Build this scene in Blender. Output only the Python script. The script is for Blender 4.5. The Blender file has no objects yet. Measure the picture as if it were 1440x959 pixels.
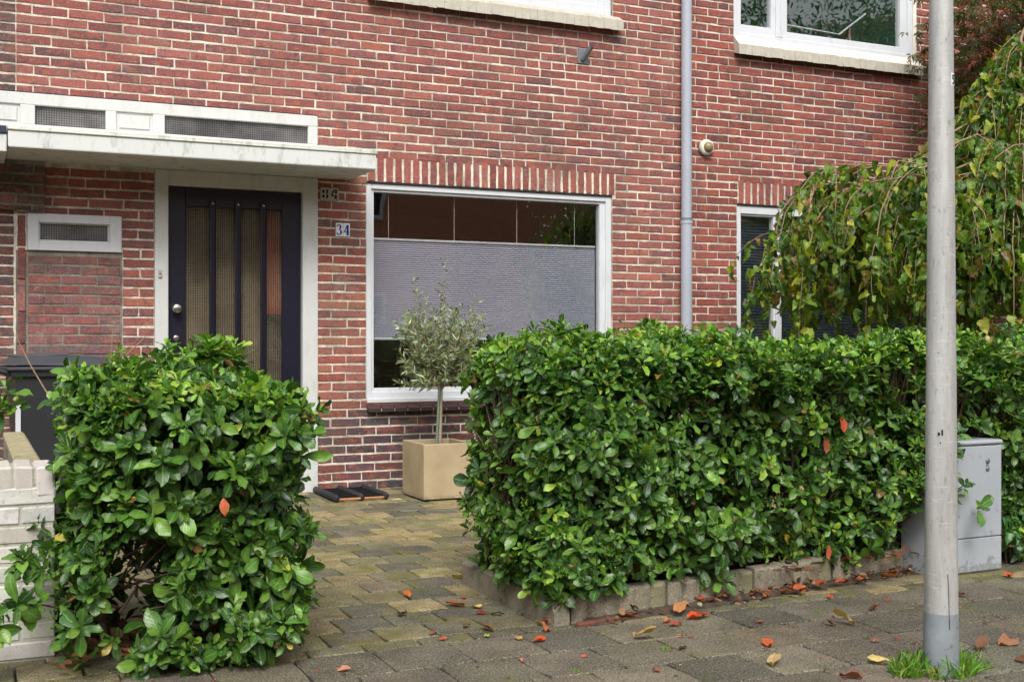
import bpy, math, random
import numpy as np
from mathutils import Vector, noise as mnoise
random.seed(7); RNG = np.random.default_rng(11)
SC = bpy.context.scene; COL = SC.collection
rad = math.radians
U = random.uniform

# ------------------------------------------------------------------ materials
def lin(c):
    return tuple(((v / 255) / 12.92 if v <= 10 else ((v / 255 + .055) / 1.055) ** 2.4) for v in c) + (1,)

class NT:
    def __init__(s, name):
        s.m = bpy.data.materials.new(name); s.m.use_nodes = True
        s.t = s.m.node_tree; s.t.nodes.clear()
        s.out = s.n('ShaderNodeOutputMaterial'); s.b = s.n('ShaderNodeBsdfPrincipled')
        s.l(s.b.outputs[0], s.out.inputs[0])
    def n(s, typ, **kw):
        nd = s.t.nodes.new(typ)
        for k, v in kw.items(): setattr(nd, k, v)
        return nd
    def l(s, a, b): s.t.links.new(a, b)
    def coord(s):
        if not hasattr(s, '_c'): s._c = s.n('ShaderNodeTexCoord')
        return s._c.outputs['Object']
    def noise(s, scale, detail=4, rough=.6, vec=None, dist=0):
        nd = s.n('ShaderNodeTexNoise'); nd.inputs['Scale'].default_value = scale
        nd.inputs['Detail'].default_value = detail; nd.inputs['Roughness'].default_value = rough
        nd.inputs['Distortion'].default_value = dist
        s.l(vec or s.coord(), nd.inputs['Vector']); return nd.outputs[0]
    def ramp(s, v, stops):
        r = s.n('ShaderNodeValToRGB'); e = r.color_ramp.elements
        while len(e) < len(stops): e.new(.5)
        for i, (p, c) in enumerate(stops):
            e[i].position = p; e[i].color = c if len(c) == 4 else tuple(c) + (1,)
        s.l(v, r.inputs[0]); return r.outputs[0]
    def mix(s, f, a, b, mode='MIX'):
        m = s.n('ShaderNodeMix', data_type='RGBA', blend_type=mode)
        for i, v in ((0, f), (6, a), (7, b)):
            if isinstance(v, (int, float)): m.inputs[i].default_value = v
            elif isinstance(v, tuple): m.inputs[i].default_value = v
            else: s.l(v, m.inputs[i])
        return m.outputs[2]
    def math(s, op, a, b=0.0, clamp=False):
        m = s.n('ShaderNodeMath', operation=op, use_clamp=clamp)
        for i, v in ((0, a), (1, b)):
            if isinstance(v, (int, float)): m.inputs[i].default_value = v
            else: s.l(v, m.inputs[i])
        return m.outputs[0]
    def attr(s, name='col'):
        a = s.n('ShaderNodeAttribute', attribute_name=name); return a.outputs['Color']
    def mapv(s, scale=(1, 1, 1), vec=None):
        m = s.n('ShaderNodeMapping'); m.inputs['Scale'].default_value = scale
        s.l(vec or s.coord(), m.inputs[0]); return m.outputs[0]
    def bump(s, h, strength=.4, dist=.004, prev=None):
        b = s.n('ShaderNodeBump'); b.inputs['Strength'].default_value = strength; b.inputs['Distance'].default_value = dist
        s.l(h, b.inputs['Height'])
        if prev: s.l(prev, b.inputs['Normal'])
        return b.outputs[0]
    def base(s, c):
        if isinstance(c, tuple): s.b.inputs['Base Color'].default_value = c
        else: s.l(c, s.b.inputs['Base Color'])
    def set(s, **kw):
        for k, v in kw.items():
            i = s.b.inputs[k]
            if isinstance(v, (int, float, tuple)): i.default_value = v
            else: s.l(v, i)
    def nrm(s, v): s.l(v, s.b.inputs['Normal'])

def plain(name, c, rough=.5, var=.12, scale=6, bump=.15, bscale=60, metal=0, spots=None, bdist=.002):
    t = NT(name); c = lin(c)
    d = tuple(v * (1 - var) for v in c[:3]) + (1,); e = tuple(min(1, v * (1 + var)) for v in c[:3]) + (1,)
    k = t.ramp(t.noise(scale, 6, .65), [(.3, d), (.7, e)])
    if spots:
        k = t.mix(t.ramp(t.noise(spots[1], 5, .7), [(spots[2], (0, 0, 0)), (spots[2] + .08, (1, 1, 1))]), k, lin(spots[0]))
    t.base(k); t.set(Roughness=rough, Metallic=metal)
    t.nrm(t.bump(t.noise(bscale, 4), bump, bdist)); return t.m

def attr_mat(name, rough=.85, fine=90, bump=.5, bdist=.003, spec=.3, moss=None, mott=.25, coarse=14, grain=None):
    t = NT(name); c = t.attr()
    f = t.ramp(t.noise(fine, 5, .7), [(.36, (1 - mott,) * 3), (.64, (1 + mott,) * 3)])
    g = t.ramp(t.noise(coarse, 4, .6), [(.3, (1 - mott * .8,) * 3), (.7, (1 + mott * .8,) * 3)])
    c = t.mix(1.0, c, f, 'MULTIPLY'); c = t.mix(1.0, c, g, 'MULTIPLY')
    if grain:   # small pale and dark aggregate grains
        c = t.mix(t.ramp(t.noise(grain, 2, .8), [(.55, (0, 0, 0)), (.64, (.55,) * 3)]), c, lin((176, 168, 148)))
        c = t.mix(t.ramp(t.noise(grain * .7, 2, .8), [(.37, (.75,) * 3), (.45, (0, 0, 0))]), c, lin((44, 40, 34)))
    if moss:
        mk = t.ramp(t.noise(moss[0], 7, .72), [(moss[1], (0, 0, 0)), (moss[1] + .14, (moss[3],) * 3)])
        c = t.mix(mk, c, lin(moss[2]))
    t.base(c); t.set(Roughness=rough); t.b.inputs['Specular IOR Level'].default_value = spec
    n1 = t.bump(t.noise(fine, 6, .7), bump, bdist); t.nrm(t.bump(t.noise(coarse, 3), bump * .6, bdist * 3, n1)); return t.m

M = {}
M['brick'] = attr_mat('brick_red', .8, 120, .55, .003, .3, mott=.28, coarse=22)
# pale bloom and mortar smears over bricks
def brick_mat():
    t = NT('brick_red_worn'); c = t.attr()
    v = t.mapv((1, 1, 1.8)); v2 = t.mapv((1, 1, .9))
    c = t.mix(t.ramp(t.noise(9, 5, .75, v), [(.50, (0, 0, 0)), (.62, (.55,) * 3)]), c, lin((176, 88, 66)))
    c = t.mix(t.ramp(t.noise(13, 5, .75, v2, .6), [(.36, (.70,) * 3), (.47, (0, 0, 0))]), c, lin((98, 62, 64)))
    c = t.mix(t.ramp(t.noise(16, 6, .8, v, .4), [(.56, (0, 0, 0)), (.66, (.50,) * 3)]), c, lin((168, 128, 124)))
    c = t.mix(1.0, c, t.ramp(t.noise(110, 5, .8), [(.36, (.66,) * 3), (.64, (1.32,) * 3)]), 'MULTIPLY')
    c = t.mix(t.ramp(t.noise(64, 4, .8), [(.62, (0, 0, 0)), (.68, (.7,) * 3)]), c, lin((196, 176, 160)))
    c = t.mix(t.ramp(t.noise(1.3, 6, .7), [(.50, (0, 0, 0)), (.66, (.42,) * 3)]), c, lin((92, 74, 66)))
    c = t.mix(t.ramp(t.noise(2.2, 7, .8), [(.56, (0, 0, 0)), (.72, (.40,) * 3)]), c, lin((178, 154, 146)))
    c = t.mix(1., c, (1.12, 1.36, 1.36, 1), 'MULTIPLY')
    t.base(c); t.set(Roughness=.82); t.b.inputs['Specular IOR Level'].default_value = .25
    n1 = t.bump(t.noise(160, 6, .8), .7, .004); t.nrm(t.bump(t.noise(40, 5, .8), .7, .008, n1)); return t.m
M['brick'] = brick_mat()
def mortar_mat(name, a, b, dark):
    t = NT(name)
    c = t.ramp(t.noise(9, 6, .7), [(.3, lin(a)), (.65, lin(b))])
    c = t.mix(t.ramp(t.noise(2.6, 7, .8), [(.44, (0, 0, 0)), (.58, (.85,) * 3)]), c, lin(dark))
    c = t.mix(t.ramp(t.noise(70, 4, .8), [(.32, (.8,) * 3), (.42, (0, 0, 0))]), c, lin((92, 80, 70)))
    t.base(c); t.set(Roughness=.95)
    n1 = t.bump(t.noise(220, 5, .8), .6, .003); t.nrm(t.bump(t.noise(45, 4), .6, .004, n1)); return t.m
M['mortar'] = mortar_mat('mortar_cream', (200, 192, 174), (240, 233, 216), (156, 150, 132))
M['mortar_grey'] = mortar_mat('mortar_grey', (118, 116, 104), (158, 152, 134), (96, 92, 84))
def paint_white(name, c, dirt=(150, 150, 130), amt=.4, rough=.35):
    t = NT(name); k = t.ramp(t.noise(5, 5), [(.3, tuple(v * .94 for v in lin(c)[:3])), (.7, lin(c))])
    k = t.mix(t.ramp(t.noise(11, 7, .75, t.mapv((1, 1, .35))), [(.52, (0, 0, 0)), (.68, (amt,) * 3)]), k, lin(dirt))
    k = t.mix(t.ramp(t.noise(60, 5, .8), [(.63, (0, 0, 0)), (.69, (amt,) * 3)]), k, lin((120, 116, 100)))
    t.base(k); t.set(Roughness=rough); t.nrm(t.bump(t.noise(90, 4), .12, .002)); return t.m
M['white'] = paint_white('white_window_paint', (212, 215, 219), amt=.18)
M['white_old'] = paint_white('white_old_paint', (206, 208, 205), (168, 166, 150), .45)
M['canopy'] = paint_white('canopy_paint', (212, 215, 211), (140, 142, 124), .8, .6)
M['canopy_cap'] = paint_white('canopy_cap', (214, 215, 206), (128, 140, 100), .75, .6)
M['blue_cap'] = plain('blue_cap', (36, 42, 66), .5)
M['sill_paint'] = plain('sill_paint', (184, 179, 164), .8, .12, 12, .4, 90, spots=((150, 140, 120), 30, .6))
M['sill_white'] = plain('sill_white', (226, 222, 208), .7, .06, 12, .3, 90)
M['sill_tile'] = plain('sill_tile', (66, 50, 50), .45, .3, 14, .3, 80)
M['navy'] = plain('navy_door_paint', (28, 28, 42), .3, .12, 4, .08, 120)
M['navybar'] = plain('navy_bar_paint', (25, 25, 38), .25, .1, 4, .05, 120)
M['steel'] = plain('brushed_steel', (190, 188, 180), .28, .08, 20, .05, 60, 1)
M['seal'] = plain('dark_gap', (34, 32, 32), .8)
M['pipe'] = plain('grey_pvc', (166, 172, 182), .45, .06, 3, .06, 40)
M['lampwhite'] = plain('lamp_white', (215, 210, 195), .5)
M['lampglass'] = plain('lamp_dome', (138, 128, 92), .3)
M['galv'] = plain('galvanised', (120, 124, 130), .5, .2, 40, .2, 90, .3)
M['room'] = plain('room_wall', (150, 146, 140), .9)
M['roomgreen'] = plain('room_green', (150, 206, 180), .9)
M['roomfloor'] = plain('room_floor', (96, 70, 50), .5)
M['darkwood'] = plain('dark_wood', (60, 40, 30), .4)
M['orange'] = plain('orange_curtain', (255, 110, 40), .9, .2, 8)
M['beige'] = plain('beige_curtain', (150, 134, 104), .9, .2, 8)
M['rooftile'] = plain('roof_tile', (110, 60, 46), .8, .3, 9, .5, 30)

def glass_mat(name, tint=(.93, .945, .94, 1), ior=2.7, rough=.0, wav=.15):
    t = NT(name); t.t.nodes.remove(t.b)
    tr = t.n('ShaderNodeBsdfTransparent'); tr.inputs[0].default_value = tint
    gl = t.n('ShaderNodeBsdfGlossy'); gl.inputs['Roughness'].default_value = rough
    fr = t.n('ShaderNodeFresnel'); fr.inputs[0].default_value = ior
    nb = t.bump(t.noise(1.6, 2), wav, .01); t.l(nb, gl.inputs['Normal'])
    geo = t.n('ShaderNodeNewGeometry'); fac = t.math('MULTIPLY', fr.outputs[0], t.math('SUBTRACT', 1., geo.outputs['Backfacing']))
    mx = t.n('ShaderNodeMixShader'); t.l(fac, mx.inputs[0]); t.l(tr.outputs[0], mx.inputs[1]); t.l(gl.outputs[0], mx.inputs[2])
    t.l(mx.outputs[0], t.out.inputs[0]); return t.m
M['glass'] = glass_mat('window_glass')
def grid_glass(name, body, period=.0125, dark=.45, tr=.45):
    """wired / figured glass: a fine square relief, partly see-through"""
    t = NT(name); t.t.nodes.remove(t.b)
    sx = t.n('ShaderNodeSeparateXYZ'); t.l(t.coord(), sx.inputs[0])
    def tri(o):
        f = t.math('FRACT', t.math('DIVIDE', o, period)); return t.math('ABSOLUTE', t.math('SUBTRACT', f, .5))
    h = t.math('MAXIMUM', tri(sx.outputs[0]), tri(sx.outputs[2]))
    c = t.ramp(h, [(.30, lin(body)), (.46, tuple(v * dark for v in lin(body)[:3]))])
    c = t.mix(1., c, t.ramp(t.noise(2.4, 4), [(.36, (.5,) * 3), (.62, (1.3,) * 3)]), 'MULTIPLY')
    di = t.n('ShaderNodeBsdfPrincipled'); t.l(c, di.inputs['Base Color']); di.inputs['Roughness'].default_value = .18
    t.l(t.bump(h, .8, .004), di.inputs['Normal'])
    tp = t.n('ShaderNodeBsdfTransparent'); t.l(t.ramp(h, [(.3, (.95, .92, .86)), (.46, (.3, .28, .25))]), tp.inputs[0])
    geo = t.n('ShaderNodeNewGeometry'); mx = t.n('ShaderNodeMixShader'); t.l(t.math('MAXIMUM', geo.outputs['Backfacing'], tr), mx.inputs[0])
    t.l(di.outputs[0], mx.inputs[1]); t.l(tp.outputs[0], mx.inputs[2]); t.l(mx.outputs[0], t.out.inputs[0]); return t.m
M['wired'] = grid_glass('wired_glass', (140, 138, 138), .0165, .28, .3)
M['figured'] = grid_glass('figured_door_glass', (158, 148, 128), .0165, .12, .62)
def blind_mat():
    t = NT('pleated_blind_fabric')
    sx = t.n('ShaderNodeSeparateXYZ'); t.l(t.coord(), sx.inputs[0])
    c = t.ramp(t.noise(1.4, 3), [(.3, lin((158, 160, 176))), (.7, lin((176, 172, 186)))])
    t.base(c); t.set(Roughness=.9); return t.m
M['blind'] = blind_mat()
M['slat'] = plain('slat_blind', (130, 140, 160), .6)
M['cord'] = plain('cord', (210, 205, 190), .7)

def leaf_mat(name, rough=.32, vein=(150, 190, 110), veinw=.05, back=1.25, trans=.25, bump=.5, spec=.5):
    t = NT(name); c = t.attr()
    uv = t.attr('luv'); s2 = t.n('ShaderNodeSeparateColor'); t.l(uv, s2.inputs[0])
    v = t.math('ABSOLUTE', t.math('SUBTRACT', s2.outputs[1], .5))
    c = t.mix(1., c, t.ramp(t.noise(60, 4, .7), [(.3, (.8,) * 3), (.7, (1.18,) * 3)]), 'MULTIPLY')
    mid = t.ramp(v, [(veinw * .5, (.7,) * 3), (veinw, (0, 0, 0))]); c = t.mix(mid, c, lin(vein))
    # side veins
    w = t.math('ADD', t.math('MULTIPLY', s2.outputs[0], 7.), t.math('MULTIPLY', v, -5.))
    sv = t.math('ABSOLUTE', t.math('SUBTRACT', t.math('FRACT', w), .5))
    c = t.mix(t.ramp(sv, [(.03, (.28,) * 3), (.09, (0, 0, 0))]), c, lin(vein))
    geo = t.n('ShaderNodeNewGeometry')
    c2 = t.mix(1., c, (back, back, back * .95, 1), 'MULTIPLY'); c = t.mix(geo.outputs['Backfacing'], c, c2)
    t.base(c); t.set(Roughness=rough); t.b.inputs['Specular IOR Level'].default_value = spec
    t.nrm(t.bump(sv, bump, .0012))
    if trans:
        tl = t.n('ShaderNodeBsdfTranslucent'); t.l(t.mix(1., c, (1.2, 1.5, .5, 1), 'MULTIPLY'), tl.inputs[0])
        mx = t.n('ShaderNodeMixShader'); mx.inputs[0].default_value = trans
        t.l(t.b.outputs[0], mx.inputs[1]); t.l(tl.outputs[0], mx.inputs[2]); t.l(mx.outputs[0], t.out.inputs[0])
    return t.m
M['laurel'] = leaf_mat('hedge_leaf', .34, (120, 172, 78), .045, trans=.16, spec=.5)
M['mulberry'] = leaf_mat('mulberry_leaf', .45, (180, 190, 90), .03, trans=.35)
M['maple'] = leaf_mat('maple_leaf', .6, (150, 90, 60), .02, trans=.3)
M['olive'] = leaf_mat('olive_leaf', .5, (190, 196, 170), .06, 1.7, trans=.1)
M['dryleaf'] = leaf_mat('dry_leaf', .6, (150, 90, 50), .03, .9, trans=.2)
M['grass'] = leaf_mat('grass_blade', .5, (120, 170, 60), .02, trans=.3)
M['bark'] = plain('bark', (92, 72, 56), .9, .35, 30, .8, 60, bdist=.004)
M['twig'] = plain('twig', (86, 68, 56), .8, .3, 30, .6, 80)
M['mtwig'] = plain('mulberry_twig', (138, 114, 90), .7, .2, 30, .4, 80)
M['palebark'] = plain('pale_bark', (150, 136, 112), .8, .2, 30, .5, 60)
M['stake'] = plain('stake_green', (110, 128, 112), .6)
M['soil'] = plain('soil', (50, 38, 30), .95, .4, 20, 1., 60, bdist=.01)
M['paver'] = attr_mat('concrete_paver', .82, 130, 1., .006, .3, (5, .50, (112, 108, 48), .75), .45, 9, 130)
M['tile'] = attr_mat('pavement_tile', .8, 130, 1., .005, .3, (5.5, .55, (96, 98, 50), .6), .45, 5, 130)
M['joint'] = plain('joint_moss', (50, 48, 30), .95, .4, 18, .9, 70, spots=((52, 44, 34), 9, .5))
M['dirt'] = plain('dirt', (78, 66, 54), .95, .4, 25, 1., 80, bdist=.008)
def edging():
    t = NT('edging_concrete')
    c = t.ramp(t.noise(7, 6, .7), [(.25, lin((92, 88, 72))), (.5, lin((140, 132, 114))), (.8, lin((164, 154, 132)))])
    c = t.mix(t.ramp(t.noise(110, 3, .8), [(.36, (.8,) * 3), (.46, (0, 0, 0))]), c, lin((60, 54, 46)))
    c = t.mix(t.ramp(t.noise(90, 3, .8), [(.56, (0, 0, 0)), (.64, (.6,) * 3)]), c, lin((186, 178, 156)))
    c = t.mix(t.ramp(t.noise(3.5, 6, .7), [(.54, (0, 0, 0)), (.7, (.6,) * 3)]), c, lin((104, 108, 62)))
    t.base(c); t.set(Roughness=.92); n = t.bump(t.noise(160, 5, .8), .8, .004); t.nrm(t.bump(t.noise(26, 4), .5, .006, n)); return t.m
M['edging'] = edging()
M['redbrickbit'] = plain('old_red_brick', (104, 62, 50), .9, .3, 20, .8, 70)
def planter_mat():
    t = NT('sand_planter')
    c = t.ramp(t.noise(4, 6, .6), [(.25, lin((154, 136, 106))), (.5, lin((172, 153, 120))), (.8, lin((184, 168, 138)))])
    sx = t.n('ShaderNodeSeparateXYZ'); t.l(t.coord(), sx.inputs[0])
    low = t.math('SUBTRACT', 1., t.math('DIVIDE', sx.outputs[2], .05), True)
    k = t.math('MULTIPLY', low, t.ramp(t.noise(30, 5, .7), [(.42, (0, 0, 0)), (.55, (1, 1, 1))]))
    c = t.mix(k, c, lin((92, 84, 60)))
    t.base(c); t.set(Roughness=.75); t.nrm(t.bump(t.noise(80, 4), .2, .002)); return t.m
M['planter'] = planter_mat()
M['rubber'] = plain('black_rubber', (38, 40, 46), .55, .2, 20, .2, 80)
M['bristle'] = plain('black_bristle', (20, 19, 18), .9)
M['wood'] = plain('worn_wood', (168, 116, 76), .7, .25, 20, .3, 60)
M['stonebit'] = plain('pale_stone', (196, 184, 150), .9)
M['binlid'] = plain('bin_lid', (66, 68, 73), .5, .12, 5, .15, 140)
M['binbody'] = plain('bin_body', (42, 44, 48), .5, .15, 5, .2, 140)
M['wheel'] = plain('bin_wheel', (24, 24, 24), .8)
M['sticker'] = plain('pale_sticker', (200, 202, 206), .5)
def whitewall():
    t = NT('whitewashed_brick'); c = t.attr()
    c = t.mix(1., c, t.ramp(t.noise(12, 6, .7), [(.3, (.86,) * 3), (.7, (1.05,) * 3)]), 'MULTIPLY')
    c = t.mix(t.ramp(t.noise(34, 6, .8), [(.57, (0, 0, 0)), (.66, (.8,) * 3)]), c, lin((136, 126, 106)))
    c = t.mix(t.ramp(t.noise(6, 6, .7), [(.62, (0, 0, 0)), (.72, (.5,) * 3)]), c, lin((120, 124, 88)))
    t.base(c); t.set(Roughness=.8); n = t.bump(t.noise(120, 5, .8), .5, .003); t.nrm(t.bump(t.noise(30, 4), .5, .005, n)); return t.m
M['whitewall'] = whitewall()
M['coping'] = plain('sandy_coping', (158, 148, 116), .9, .25, 14, .7, 60, spots=((120, 112, 80), 12, .58))
def pole_mat():
    t = NT('weathered_steel_post')
    v = t.mapv((1, 1, .12))
    c = t.ramp(t.noise(16, 6, .7, v), [(.25, lin((146, 146, 143))), (.5, lin((180, 180, 177))), (.8, lin((204, 204, 201)))])
    c = t.mix(t.ramp(t.noise(60, 5, .8, t.mapv((1, 1, .4))), [(.56, (0, 0, 0)), (.66, (.6,) * 3)]), c, lin((112, 110, 104)))
    c = t.mix(t.ramp(t.noise(24, 5, .8, t.mapv((.6, .6, 5))), [(.60, (0, 0, 0)), (.64, (.7,) * 3)]), c, lin((214, 213, 208)))
    t.base(c); t.set(Roughness=.55, Metallic=.25); t.nrm(t.bump(t.noise(120, 5), .25, .002)); return t.m
M['pole'] = pole_mat()
M['polebase'] = plain('pole_base', (140, 147, 152), .6, .15, 14, .3, 80, .2, ((104, 110, 112), 20, .6))
M['cabinet'] = plain('cabinet_grey', (160, 166, 172), .5, .05, 4, .1, 90, spots=((128, 132, 134), 9, .58))
M['cabworn'] = plain('cabinet_worn', (136, 142, 144), .7, .3, 40, .3, 90)
M['plate'] = plain('enamel_white', (232, 234, 236), .2, .03)
M['oldplate'] = plain('old_plate', (176, 174, 162), .5, .2, 30, .3, 80)
M['blue'] = plain('enamel_blue', (24, 44, 130), .25, .05)
M['black'] = plain('black_paint', (16, 16, 18), .5)
M['asphalt'] = plain('asphalt', (70, 70, 70), .9, .2, 8, .6, 90)
def procbrick():
    t = NT('far_brick'); b = t.n('ShaderNodeTexBrick'); mp = t.n('ShaderNodeMapping'); mp.inputs['Rotation'].default_value = (rad(90), 0, 0)
    t.l(t.coord(), mp.inputs[0]); t.l(mp.outputs[0], b.inputs[0])
    for k, v in (('Scale', 1.), ('Brick Width', .23), ('Row Height', .07), ('Mortar Size', .006)): b.inputs[k].default_value = v
    b.inputs['Color1'].default_value = lin((206, 132, 100)); b.inputs['Color2'].default_value = lin((184, 112, 86)); b.inputs['Mortar'].default_value = lin((212, 180, 150))
    t.base(b.outputs[0]); t.set(Roughness=.9); return t.m
M['farbrick'] = procbrick()

# ------------------------------------------------------------------ mesh helpers
def link(me, name, mat, parent):
    o = bpy.data.objects.new(name, me); COL.objects.link(o)
    for m in (mat if isinstance(mat, (list, tuple)) else [mat]):
        me.materials.append(M[m] if isinstance(m, str) else m)
    if parent is not None: o.parent = parent
    return o

class MB:
    def __init__(s): s.v = []; s.f = []; s.c = []; s.sm = []; s.mi = []
    def add(s, vs, fs, col=None, smooth=False, mi=0):
        n = len(s.v); s.v += [tuple(p) for p in vs]
        for f in fs: s.f.append([n + i for i in f]); s.c.append(col or (1, 1, 1, 1)); s.sm.append(smooth); s.mi.append(mi)
    def box(s, x0, x1, y0, y1, z0, z1, col=None, bev=0, mi=0, jit=0):
        if bev <= 0:
            V = [(x, y, z) for z in (z0, z1) for y in (y0, y1) for x in (x0, x1)]
            if jit: V = [tuple(a + U(-jit, jit) for a in p) for p in V]
            s.add(V, [(0, 2, 3, 1), (4, 5, 7, 6), (0, 1, 5, 4), (2, 6, 7, 3), (0, 4, 6, 2), (1, 3, 7, 5)], col, False, mi); return
        b = min(bev, (x1 - x0) * .45, (y1 - y0) * .45, (z1 - z0) * .45)
        V = []; idx = {}
        for sx in (0, 1):
            for sy in (0, 1):
                for sz in (0, 1):
                    X = (x0, x1)[sx]; Y = (y0, y1)[sy]; Z = (z0, z1)[sz]
                    dx = b if sx == 0 else -b; dy = b if sy == 0 else -b; dz = b if sz == 0 else -b
                    for k, p in enumerate(((X, Y + dy, Z + dz), (X + dx, Y, Z + dz), (X + dx, Y + dy, Z))):
                        idx[(sx, sy, sz, k)] = len(V); V.append(p)
        if jit:
            V = [tuple(a + U(-jit, jit) for a in p) for p in V]
        F = []
        q = lambda *a: [idx[t] for t in a]
        for a in (0, 1):
            F.append(q(*[(a,) + t + (0,) for t in ((0, 0), (1, 0), (1, 1), (0, 1))][::1 if a else -1]))
            F.append(q(*[(t[0], a, t[1], 1) for t in ((0, 0), (0, 1), (1, 1), (1, 0))][::1 if a else -1]))
            F.append(q(*[(t[0], t[1], a, 2) for t in ((0, 0), (1, 0), (1, 1), (0, 1))][::1 if a else -1]))
        for a in (0, 1):
            for c in (0, 1):
                F.append(q((a, c, 0, 0), (a, c, 1, 0), (a, c, 1, 1), (a, c, 0, 1)))
                F.append(q((a, 0, c, 0), (a, 1, c, 0), (a, 1, c, 2), (a, 0, c, 2)))
                F.append(q((0, a, c, 1), (1, a, c, 1), (1, a, c, 2), (0, a, c, 2)))
                for d in (0, 1): F.append(q((a, c, d, 0), (a, c, d, 1), (a, c, d, 2)))
        s.add(V, F, col, False, mi)
    def tube(s, pts, r, n=8, col=None, cap=True, smooth=True, mi=0):
        pts = [Vector(p) for p in pts]; m = len(pts)
        rs = r if isinstance(r, (list, tuple)) else [r] * m
        V = []; F = []; up = Vector((.13, .21, .97)).normalized(); a = None
        for i, p in enumerate(pts):
            d = (pts[min(i + 1, m - 1)] - pts[max(i - 1, 0)])
            d = d.normalized() if d.length > 1e-9 else Vector((0, 0, 1))
            if a is None: a = d.cross(up if abs(d.dot(up)) < .95 else Vector((1, 0, 0))).normalized()
            else: a = (a - d * a.dot(d)).normalized()
            b = d.cross(a)
            for k in range(n):
                t = 2 * math.pi * k / n; V.append(p + (a * math.cos(t) + b * math.sin(t)) * rs[i])
        for i in range(m - 1):
            for k in range(n):
                k2 = (k + 1) % n; F.append((i * n + k, i * n + k2, (i + 1) * n + k2, (i + 1) * n + k))
        s.add(V, F, col, smooth, mi)
        if cap: s.add(V[:n], [tuple(range(n))[::-1]], col, False, mi); s.add(V[-n:], [tuple(range(n))], col, False, mi)
    def lathe(s, prof, cen, axis='z', n=24, col=None, smooth=True, mi=0):
        V = []; F = []; m = len(prof)
        for (r, h) in prof:
            for k in range(n):
                t = 2 * math.pi * k / n; a, b = r * math.cos(t), r * math.sin(t)
                p = (a, b, h) if axis == 'z' else ((a, -h, b) if axis == 'y' else (h, a, b))
                V.append((p[0] + cen[0], p[1] + cen[1], p[2] + cen[2]))
        for i in range(m - 1):
            for k in range(n):
                k2 = (k + 1) % n; F.append((i * n + k, i * n + k2, (i + 1) * n + k2, (i + 1) * n + k))
        s.add(V, F, col, smooth, mi)
        s.add(V[:n], [tuple(range(n))[::-1]], col, False, mi); s.add(V[-n:], [tuple(range(n))], col, False, mi)
    def stroke(s, pts, w, y0, y1, mi=0):
        """flat lettering stroke in the XZ plane; pts (x,z), w widths"""
        n = len(pts); L = []; R = []
        for i in range(n):
            a = pts[max(i - 1, 0)]; b = pts[min(i + 1, n - 1)]
            dx, dz = b[0] - a[0], b[1] - a[1]; l = math.hypot(dx, dz) or 1
            nx, nz = -dz / l, dx / l; ww = w[i] / 2 if isinstance(w, (list, tuple)) else w / 2
            L.append((pts[i][0] + nx * ww, pts[i][1] + nz * ww)); R.append((pts[i][0] - nx * ww, pts[i][1] - nz * ww))
        V = [(p[0], y0, p[1]) for p in L] + [(p[0], y0, p[1]) for p in R] + [(p[0], y1, p[1]) for p in L] + [(p[0], y1, p[1]) for p in R]
        F = []
        for i in range(n - 1):
            F += [(i, n + i, n + i + 1, i + 1), (i, i + 1, 2 * n + i + 1, 2 * n + i), (n + i + 1, n + i, 3 * n + i, 3 * n + i + 1)]
        F += [(0, 2 * n, 3 * n, n), (n - 1, 2 * n - 1, 4 * n - 1, 3 * n - 1)]
        s.add(V, F, None, False, mi)
    def build(s, name, mat, parent=None, label=None):
        me = bpy.data.meshes.new(name); me.from_pydata(s.v, [], s.f)
        a = me.attributes.new('col', 'FLOAT_COLOR', 'FACE') if False else None
        ca = me.color_attributes.new('col', 'FLOAT_COLOR', 'CORNER')
        arr = np.repeat(np.array(s.c, dtype=np.float32), [len(f) for f in s.f], axis=0)
        ca.data.foreach_set('color', arr.ravel())
        me.polygons.foreach_set('use_smooth', s.sm); me.polygons.foreach_set('material_index', s.mi)
        me.update(); o = link(me, name, mat, parent)
        if label: o['label'] = label
        return o

def tag(o, label=None, cat=None, group=None, kind=None):
    for k, v in (('label', label), ('category', cat), ('group', group), ('kind', kind)):
        if v: o[k] = v
    return o
def thing(name, loc, label, cat, group=None, rz=0):
    o = bpy.data.objects.new(name, None); COL.objects.link(o); o.location = loc; o.rotation_euler = (0, 0, rz)
    o.empty_display_size = .1
    return tag(o, label, cat, group)

# leaf templates: columns (x along, y across, z lift), faces, luv
def leaf_template(kind):
    if kind == 'laurel': prof = [(0, .03), (.15, .10), (.36, .19), (.58, .25), (.76, .235), (.91, .13), (1., .012)]; curl = .20; cup = .30
    elif kind == 'mulberry': prof = [(0, .20), (.07, .32), (.24, .36), (.40, .27), (.55, .27), (.78, .15), (1., .012)]; curl = .42; cup = .5
    elif kind == 'olive': prof = [(0, .03), (.3, .10), (.65, .105), (1., .012)]; curl = .05; cup = .1
    elif kind == 'dry': prof = [(0, .03), (.18, .18), (.45, .29), (.75, .21), (1., .02)]; curl = .07; cup = .22
    elif kind == 'blade': prof = [(0, .035), (.5, .03), (1., .004)]; curl = -.5; cup = .3
    V = []; UV = []
    for (x, w) in prof:
        for j, s in enumerate((-1, 0, 1)):
            V.append((x, s * w, cup * abs(s) * w - curl * x * x)); UV.append((x, .5 + .5 * s))
    F = []
    for i in range(len(prof) - 1):
        for j in (0, 1): F.append((i * 3 + j, (i + 1) * 3 + j, (i + 1) * 3 + j + 1, i * 3 + j + 1))
    return np.array(V), np.array(F), np.array(UV)
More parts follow.
